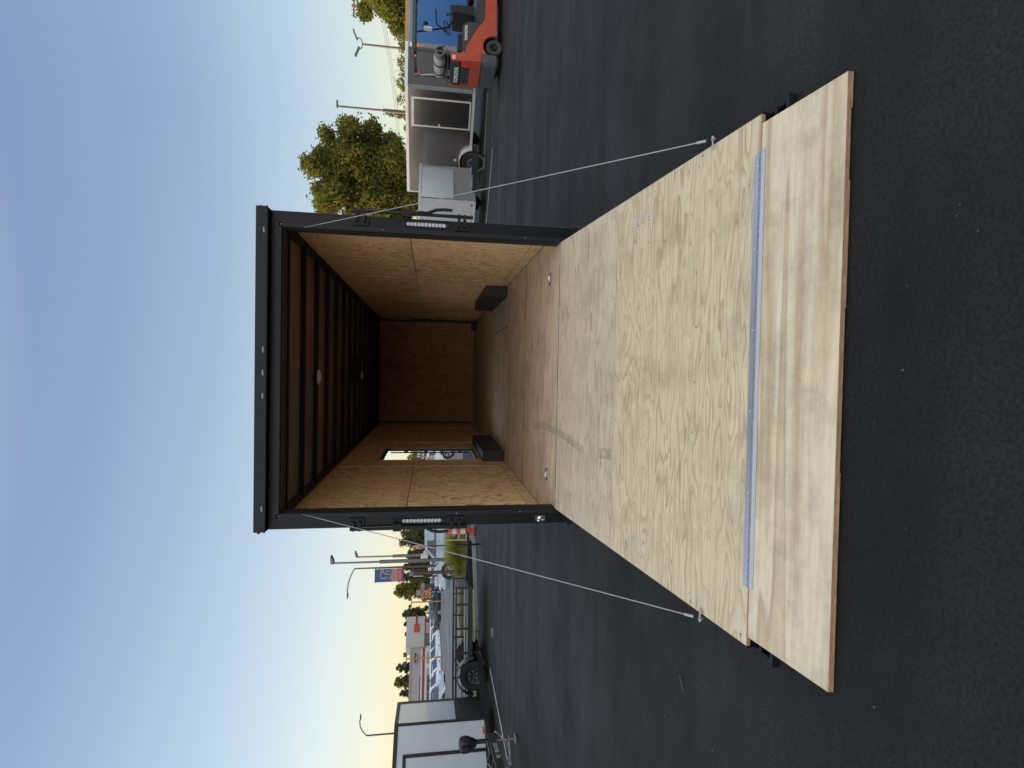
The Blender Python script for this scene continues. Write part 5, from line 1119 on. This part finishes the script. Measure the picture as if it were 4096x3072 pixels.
text_mesh('MOTORS', .40, 'sign_lettering', mat('maroon_letter', (.33, .04, .05), .5), sb, MT, .05, .02)
MT = Matrix.Translation(((sa+se)/2+2.0, f*.64, (zt0+zt1)/2)) @ (Matrix.Rotation(math.pi if f > 0 else 0, 4, 'Z')) @ Matrix.Rotation(R_(90), 4, 'X')
for k in range(4):
    yy = bx_(2500+k*10.5); b = MB(); b.box(yy-.16*1.0, yy+.16, *sorted((f*.523, f*.56)), bz(1722, s1), bz(1702, s1)); b.build('window_banner', mat('pink_banner', (.55, .28, .32), .6), sb)
b = MB(); b.tube([(bx_(2623), f*.8, bz(1668, s2)), (bx_(2648), f*.8, bz(1668, s2))], .05, 6); 
for yy in (2623, 2636, 2648): b.tube([(bx_(yy), f*.8, bz(1668, s2)), (bx_(yy), f*.8, bz(1661, s2))], .04, 6); b.box(bx_(yy)-.22, bx_(yy)+.22, *sorted((f*.6, f*1.0)), bz(1661, s2), bz(1656, s2))
b.build('wall_lamps', SEAL, sb)

# ------------------------------------------------------------------ lamps, poles and signs
POLE = grime(mat('dark_bronze_pole', (.10, .085, .085), .45, .8), .2, 4); POLEO = grime(mat('sunlit_orange_pole', (.42, .20, .10), .7), .25, 5); POLEG = grime(mat('grey_steel_pole', (.16, .165, .18), .45, .8), .15, 5); WOODB = grime(mat('brown_wood', (.10, .055, .04), .8), .3, 8)  # orange poles: warm low sunlight is put into their base colour
def arm_lamp(label, y, d, xtop, ytop, xcol, ytip, xtip, m=POLE, r=.05, rlow=.10, shroud=None, group='square lamp posts by the side street'):
    X, Y = XY(y, d); zt = ZX(xtop, X, Y); zc = ZX(xcol, X, Y); t = thing('street_lamp', label, 'street lamp', (X, Y, 0), 0, group)
    b = MB(); b.tube([(0, 0, 0), (0, 0, zc)], rlow, 8); b.build('lower_pole', m, t)
    b = MB(); b.tube([(0, 0, zc-.02), (0, 0, zt)], r, 8); b.build('upper_pole', m, t)
    b = MB(); dx, dz = (ytop-ytip)*d/FPX, ZX(xtip, X, Y)-zt; b.prism([(0, -.04), (dx*.3, -.05+dz*.3), (dx, dz-.0), (dx*.98, dz+.05), (0, .10)], -.14, .14, 'Y', Matrix.Translation((0, 0, zt))); b.build('lamp_head', POLEG, t)
    if shroud:
        b = MB(); za, zb2, o_ = ZX(shroud[0], X, Y), ZX(shroud[1], X, Y), .12; b.box(o_, o_+.16, -.12, .12, zb2, za); b.box(0, o_+.12, -.03, .03, za-.05, za); b.box(0, o_+.12, -.03, .03, zb2, zb2+.05); b.build('meter_box', WSTR, t)
    return t
arm_lamp('taller grey lamp post with a short tilted head, before the silver sport utility vehicle', 2240, 24, 1333, 2269, 1518, 2239, 1327, POLEG, .045, .085, (1683, 1711))
arm_lamp('shorter grey lamp post with a short tilted head, behind the silver sport utility vehicle', 2219, 38, 1430, 2239, 1571, 2215, 1422, POLEG, .055, .11, (1694, 1716))
def curve_lamp(label, y, d, xtop, pts, rp_=.09):
    X, Y = XY(y, d); t = thing('street_lamp', label, 'street lamp', (X, Y, 0), 0, 'curved arm street lamps'); zt = ZX(xtop, X, Y)
    b = MB(); b.tube([(0, 0, 0), (0, 0, zt)], rp_*1.3, 8, True, rp_*.8); b.build('pole', POLE, t)
    P3 = []
    for (px_, py_) in pts: P3.append(((pts[0][1]-py_)*d/FPX, 0, zt+ZX(px_, X, Y)-ZX(pts[0][0], X, Y)))
    b = MB(); b.tube(P3[:-1], rp_*.6, 7); b.build('arm', POLEG, t, smooth=True)
    a_, c_ = Vector(P3[-2]), Vector(P3[-1]); b = MB(); b.ball((a_+c_)/2, (c_-a_).length*.55, 10, 6, (1, .35, .22)); b.build('lamp_head', POLEG, t, smooth=True); return t, X, Y
t, X, Y = curve_lamp('street lamp with a long curved arm and a blue banner', 2264, 50, 1418, [(1420, 2283), (1405, 2310), (1396, 2340), (1392, 2372), (1395, 2400)])
zA, zB = ZX(1501, X, Y), ZX(1616, X, Y); q = D(1550, 2316, 50); bw = abs(q.x-X)
BN = thing('street_banner', 'blue and rose street banner with a large scrolled initial hung on the lamp pole', 'banner', (X, Y-.12, 0), 0)
b = MB(); b.box(-bw, -.08, -.01, .01, zB, zA); b.build('cloth', grime(mat('banner_blue', (.04, .10, .24), .7), .15, 2), BN)
b = MB(); b.box(-bw, -.08, -.016, -.011, zB+(zA-zB)*.21, zB+(zA-zB)*.43); b.build('rose_panel', grime(mat('banner_rose', (.36, .22, .20), .7), .25, 4), BN)
b = MB(); b.box(-bw, -.08, -.018, -.0165, zB+(zA-zB)*.05, zB+(zA-zB)*.22); b.build('red_band', mat('banner_red', (.36, .05, .11), .7), BN)
PK = mat('banner_pink', (.62, .33, .30), .6)
def btext(s, size, zf, sx=1.0, x=-.5, m=PK): text_mesh(s, size, 'lettering', m, BN, Matrix.Translation((-bw*.52, -.022, zB+(zA-zB)*zf)) @ Matrix.Rotation(R_(90), 4, 'X'), .003, .006, sx=sx)
btext('LENOIR', .30, .135, .80)
cu = [(-.62, .58), (-.75, .66), (-.70, .78), (-.45, .80), (-.15, .76), (-.05, .70), (-.30, .72), (-.42, .60), (-.44, .48), (-.58, .43), (-.72, .47), (-.68, .53)]
b = MB(); b.tube([(bw*x, -.03, zB+(zA-zB)*z) for x, z in cu], .045, 6); b.tube([(bw*x, -.03, zB+(zA-zB)*z) for x, z in ((-.42, .62), (-.25, .60), (-.18, .52), (-.28, .47))], .035, 6); b.build('scroll_initial', PK, BN, smooth=True)
for z in (zA, zB):
    b = MB(); b.tube([(-bw-.1, 0, z), (.0, 0, z)], .03, 6); b.build('banner_arm', SEAL, BN)
curve_lamp('street lamp with a curved arm rising behind the white trailer', 2921, 42, 1466, [(1466, 2933), (1450, 2915), (1440, 2895), (1438, 2870), (1445, 2845)], .07)
# double-headed lamp and single tall lamp on the right
X, Y = XY(207, 46); t = thing('street_lamp', 'double-headed lamp post with curled arms above the charcoal trailer', 'street lamp', (X, Y, 0)); zt = ZX(1448, X, Y)
b = MB(); b.tube([(0, 0, 0), (0, 0, zt)], .11, 8, True, .08); b.build('pole', POLE, t)
for (s, dx, dz) in ((1, .62, .62), (-1, .52, .42)):
    b = MB(); b.tube([(0, 0, zt-.05), (s*.25, 0, zt+.0), (s*dx*.75, 0, zt+.12), (s*dx*.82, 0, zt+dz*.75), (s*dx*.8, 0, zt+dz*.8)], .04, 6); b.build('arm', POLEG, t, smooth=True)
    b = MB(); Mx = Matrix.Translation((s*(dx*.8+.25), 0, zt+dz*.9)) @ Matrix.Rotation(-s*R_(22), 4, 'Y'); b.box(-.42, .42, -.15, .15, -.05, .07, Mx); b.build('lamp_head', POLEG, t)
X, Y = XY(459, 42); t = thing('street_lamp', 'single tall two-stage lamp post between the big tree and the double-headed lamp', 'street lamp', (X, Y, 0)); zt, zc = ZX(1350, X, Y), ZX(1532, X, Y)
b = MB(); b.tube([(0, 0, 0), (0, 0, zc)], .14, 8); b.build('lower_pole', POLE, t); b = MB(); b.tube([(0, 0, zc-.02), (0, 0, zt)], .075, 8); b.build('upper_pole', POLE, t)
b = MB(); b.box(-.10, .42, -.14, .14, zt-.03, zt+.08); b.build('lamp_head', POLEG, t)
# floodlight poles at the dealership
for (y, xt, xb, d_, lab) in ((2633, 1625, 1780, 52, 'thin orange floodlight pole standing among the white dealership cars'), (2409, 1645, 1772, 58, 'thin orange floodlight pole just left of the orange-lettered sign')):
    X, Y = XY(y-3, d_); zt = ZX(xt, X, Y); t = thing('floodlight_pole', lab, 'lamp pole', (X, Y, 0), 0, 'thin orange floodlight poles')
    b = MB(); b.tube([(0, 0, 0), (0, 0, zt)], .075, 7, True, .06); b.build('pole', POLEO, t)
    b = MB(); b.box(-.5, .5, -.04, .04, zt-.06, zt+.02); b.build('cross_bar', POLE, t)
    for x_ in (-.45, .45): b = MB(); b.box(x_-.16, x_+.16, -.22, .12, zt+.02, zt+.28); b.build('floodlight', POLE, t, bevel=.02)
# utility pole and wires
X, Y = XY(60, 62); t = thing('utility_pole', 'reddish wooden utility pole with two cross-arms behind the right-edge tree', 'utility pole', (X, Y, 0)); zt = ZX(1407, X, Y)
b = MB(); b.tube([(0, 0, 0), (0, 0, zt)], .20, 8, True, .15); b.build('pole', grime(mat('red_wood_pole', (.30, .10, .07), .8), .2, 3), t)
b = MB(); b.box(-1.25, 1.15, -.07, .07, zt-.32, zt-.18); b.build('cross_arm', WOODB, t); b = MB(); b.box(-1.2, .1, -.07, .07, zt-1.2, zt-1.05); b.build('lower_cross_arm', POLEO, t)
for x_ in (-1.15, -.5, .6, 1.1): b = MB(); b.cyl((x_, 0, zt-.08), (0, 0, 1), .07, .2, 8); b.build('insulator', POLEG, t)
ux, uy, uz = X, Y, zt
for k, (xa, ya, xb, yb) in enumerate(((1497, 75, 1583, 560), (1505, 75, 1588, 560), (1512, 75, 1592, 560), (1574, 120, 1632, 520))):
    a_ = D(xa, ya-150, 62); c_ = D(xb, yb+260, 95); pts = [a_+(c_-a_)*i/20+Vector((0, 0, -1.2*math.sin(math.pi*i/20))) for i in range(21)]
    b = MB(); b.tube(pts, .022, 5); tag(b.build('overhead_wire', mat('wire', (.12, .12, .12), .6)), ['uppermost overhead wire crossing the sky right of the big tree', 'second overhead wire from the top, right of the big tree', 'third overhead wire from the top, right of the big tree', 'lowest overhead wire, just above the low trees on the right'][k], 'wire', 'overhead wires')
# brown sign post in front of the silver car
X, Y = XY(2290, 20.5); t = thing('sign_post', 'thick dark brown post with a narrow white-backed board on top, left of the lamp posts', 'sign post', (X, Y, 0)); 
b = MB(); b.box(-.055, .055, -.05, .05, 0, ZX(1655, X, Y)); b.build('post', WOODB, t, bevel=.006)
b = MB(); b.box(-.13, .10, .052, .08, ZX(1692, X, Y), ZX(1652, X, Y)); b.build('board', grime(mat('board_brown', (.08, .05, .045), .7), .3, 6), t)
b = MB(); b.box(-.16, -.131, .05, .085, ZX(1692, X, Y), ZX(1652, X, Y)); b.build('board_edge', WSTR, t)
# stop sign
X, Y = XY(2187, 25); t = thing('stop_sign', 'weathered red octagonal stop sign on a brown post, turned half away', 'stop sign', (X, Y, 0), R_(-55)); zt, zb_ = ZX(1648, X, Y), ZX(1696, X, Y); rs_ = (zt-zb_)/2; zc = (zt+zb_)/2
b = MB(); b.tube([(0, .04, 0), (0, .04, zt-.05)], .035, 7); b.build('post', WOODB, t)
b = MB(); b.prism([(rs_/math.cos(R_(22.5))*math.cos(R_(22.5+45*k)), zc+rs_/math.cos(R_(22.5))*math.sin(R_(22.5+45*k))) for k in range(8)], -.012, .0, 'Y'); b.build('border', mat('stop_white', (.62, .55, .52), .5), t)
b = MB(); b.prism([(rs_*.93/math.cos(R_(22.5))*math.cos(R_(22.5+45*k)), zc+rs_*.93/math.cos(R_(22.5))*math.sin(R_(22.5+45*k))) for k in range(8)], -.016, -.0125, 'Y'); b.build('panel', grime(mat('stop_red', (.50, .08, .07), .5), .2, 6), t)
text_mesh('STOP', rs_*.72, 'lettering', mat('stop_letter', (.70, .62, .58), .5), t, Matrix.Translation((0, -.018, zc)) @ Matrix.Rotation(R_(90), 4, 'X'), .001, .003, sx=.9)
# pole sign with orange letters and the smaller sign on top
X, Y = XY(2352, 50); t = thing('pole_sign', 'dark pole sign lettered in orange below a dull red panel', 'sign', (X, Y, 0)); q = D(1700, 2398, 50); xl = q.x-X; q = D(1700, 2345, 50); xr2 = q.x-X
z = lambda x: ZX(x, X, Y)
b = MB(); b.tube([((xl+xr2)/2+.25, .1, 0), ((xl+xr2)/2+.25, .1, z(1700))], .10, 8); b.build('post', SEAL, t)
b = MB(); b.box(xl, xr2+.25, -.06, .06, z(1729), z(1699)); b.build('lower_panel', mat('sign_dark', (.03, .03, .045), .5), t)
b = MB(); b.box(xl+.05, xr2+.35, -.05, .07, z(1697.5), z(1683)); b.build('upper_panel', grime(mat('sign_mauve', (.30, .20, .20), .6), .1, 4), t)
b = MB(); b.box(xl+.45, xl+.95, -.05, .07, z(1682), z(1665)); b.build('top_board', grime(mat('sign_mauve2', (.26, .20, .22), .6), .1, 4), t)
OL = mat('orange_letter', (.72, .28, .06), .5)
text_mesh('CAR', .36, 'lettering', OL, t, Matrix.Translation(((xl+xr2)/2-.05, -.065, z(1706.5))) @ Matrix.Rotation(R_(90), 4, 'X'), .006, .012, sx=1.15)
text_mesh('EXPO', .34, 'lettering', OL, t, Matrix.Translation(((xl+xr2)/2+.05, -.065, z(1720.5))) @ Matrix.Rotation(R_(90), 4, 'X'), .006, .012, sx=1.1)
text_mesh('LA MESA', .26, 'lettering', mat('maroon_letter2', (.16, .05, .07), .5), t, Matrix.Translation(((xl+xr2)/2+.15, -.052, z(1690.5))) @ Matrix.Rotation(R_(90), 4, 'X'), .003, .006, sx=.95)
# small blue and orange banner
X, Y = XY(2294, 62); t = thing('street_banner', 'small blue and orange banner on a thin pole, left of the big banner', 'banner', (X, Y, 0)); z = lambda x: ZX(x, X, Y)
b = MB(); b.tube([(.25, .05, 0), (.25, .05, z(1632))], .05, 6); b.build('pole', POLEO, t); b = MB(); b.box(-.2, .2, -.01, .01, z(1660), z(1637)); b.build('cloth', mat('banner_blue2', (.10, .20, .42), .7), t); b = MB(); b.box(-.2, .2, -.011, .011, z(1681), z(1660)); b.build('orange_half', mat('banner_orange', (.60, .30, .18), .7), t)
# tyre sign seen through the escape door
X, Y = XY(1822, 52); t = thing('tyre_sign', 'dark purple sign with cream letters seen through the escape door', 'sign', (X, Y, 0)); z = lambda x: ZX(x, X, Y)
b = MB(); b.box(-1.5, 1.6, 0, .15, z(1722), z(1665)); b.build('panel', mat('sign_purple', (.055, .045, .065), .5), t); b = MB(); b.box(-1.0, -.85, .02, .14, 0, z(1722)); b.box(1.0, 1.15, .02, .14, 0, z(1722)); b.build('legs', SEAL, t)
CR = mat('cream_letter', (.68, .62, .45), .5)
for s_, sz, xx, m_, dx in (('TIRE', .36, 1676, CR, .18), ('CARE', .36, 1692, CR, .18), ('ABS', .28, 1708, OL, -.1)): text_mesh(s_, sz, 'lettering', m_, t, Matrix.Translation((dx, -.006, z(xx))) @ Matrix.Rotation(R_(90), 4, 'X'), .006, .012, sx=1.15)
text_mesh('BRAKES', .22, 'lettering', CR, t, Matrix.Translation((.55, -.006, z(1716))) @ Matrix.Rotation(R_(90), 4, 'X') @ Matrix.Rotation(R_(0), 4, 'Z'), .006, .01, sx=.9)
# striped marker post, wooden posts, pipe, valve box
gb = G(1903, 2124); t = thing('marker_post', 'orange and white striped plastic marker post on a black rubber base', 'traffic post', (gb.x, gb.y, 0)); z = lambda x: ZX(x, gb.x, gb.y); r0 = .085
OR = grime(mat('safety_orange', (.72, .13, .03), .5), .08, 10); RDO = grime(mat('faded_red_orange', (.58, .07, .05), .5), .1, 10); WH = grime(mat('reflective_white', (.66, .66, .66), .8), .08, 10)
b = MB(); b.cyl((0, 0, .025), (0, 0, 1), .19, .05, 18, .16); b.build('rubber_base', RUB, t, smooth=True)
for (xa, xb, m_, rr1) in ((1895, 1860, RDO, .092), (1860, 1842, WH, .082), (1842, 1825, OR, .079), (1825, 1808, WH, .076), (1808, 1789, OR, .073)):
    b = MB(); b.tube([(0, 0, z(xa)+(.0 if xa != 1895 else -.03)), (0, 0, z(xb)-.001)], rr1, 16, True, rr1-.002); b.build('band', m_, t, smooth=True)
b = MB(); b.ball((0, 0, z(1786)), .06, 12, 6, (1, 1, .6)); b.build('cap', OR, t, smooth=True)
gb = G(1896, 2106); t = thing('wooden_post', 'weathered grey wooden post right of the striped marker post', 'post', (gb.x, gb.y, 0)); b = MB(); b.box(-.05, .05, -.05, .05, 0, ZX(1787, gb.x, gb.y)); b.build('timber', grime(mat('grey_timber', (.16, .155, .15), .85), .3, 9, stretch=(6, 6, 1)), t, bevel=.006)
X, Y = XY(2163, 19); t = thing('wooden_stake', 'short yellow-tan survey stake standing in the verge', 'stake', (X, Y, .04)); b = MB(); b.box(-.025, .025, -.012, .012, 0, ZX(1781, X, Y)); b.build('stake', grime(mat('tan_stake', (.50, .32, .12), .7), .1, 9), t)
pa, pb = G(1893, 2140), G(1896, 2215); b = MB(); b.tube([(pa.x, pa.y, .16), ((pa.x+pb.x)/2, (pa.y+pb.y)/2+.1, .13), (pb.x, pb.y, .10)], .05, 10); b.tube([(pa.x-.02, pa.y, .10), (pa.x-.02, pa.y, .24)], .07, 10); tag(b.build('white_pipe', grime(mat('dirty_white_pipe', (.45, .47, .46), .6), .15, 9), smooth=True), 'dirty white plastic pipe lying along the kerb beside the marker post', 'pipe')
X, Y = G(1858, 2180).x, G(1858, 2180).y; b = MB(); b.cyl((X, Y, .30), (1, .3, 0), .13, .34, 16); b.box(X-.03, X+.03, Y-.03, Y+.03, .04, .2); tag(b.build('utility_box', grime(mat('green_grey_box', (.12, .15, .13), .6), .2, 7), smooth=True), 'rounded grey-green utility housing on the verge in front of the grass clump', 'utility box')
X, Y = XY(2140, 29.5); t = thing('barricade', 'striped orange and white barricade board behind the marker post', 'barricade', (X, Y, 0), R_(-20)); b = MB()
z = lambda x: ZX(x, X, Y)
b.box(-.3, .3, -.015, .015, z(1800), z(1769)); b.build('board', WH, t)
for k in range(5): b = MB(); x_ = -.28+k*.12; b.prism([(x_, z(1800)+.01), (x_+.06, z(1800)+.01), (x_+.11, z(1769)-.01), (x_+.05, z(1769)-.01)], -.02, -.0155, 'Y'); b.build('stripe', OR, t)
b = MB(); b.box(-.28, -.24, -.1, .1, 0, z(1800)); b.box(.24, .28, -.1, .1, 0, z(1800)); b.build('legs', SEAL, t)
# parking block on the lot
pa, pb = G(1974, 2510), G(1974, 2546); b = MB(); dv_ = (pb-pa); M_ = Matrix.Translation(pa) @ Matrix.Rotation(math.atan2(dv_.y, dv_.x), 4, 'Z'); b.box(0, dv_.length, -.04, .04, 0, .05, M_); tag(b.build('wheel_stop', grime(mat('stop_grey', (.20, .20, .20), .8), .3, 9), bevel=.01), 'short grey wheel-stop bar lying alone on the lot left of the trailer', 'wheel stop')
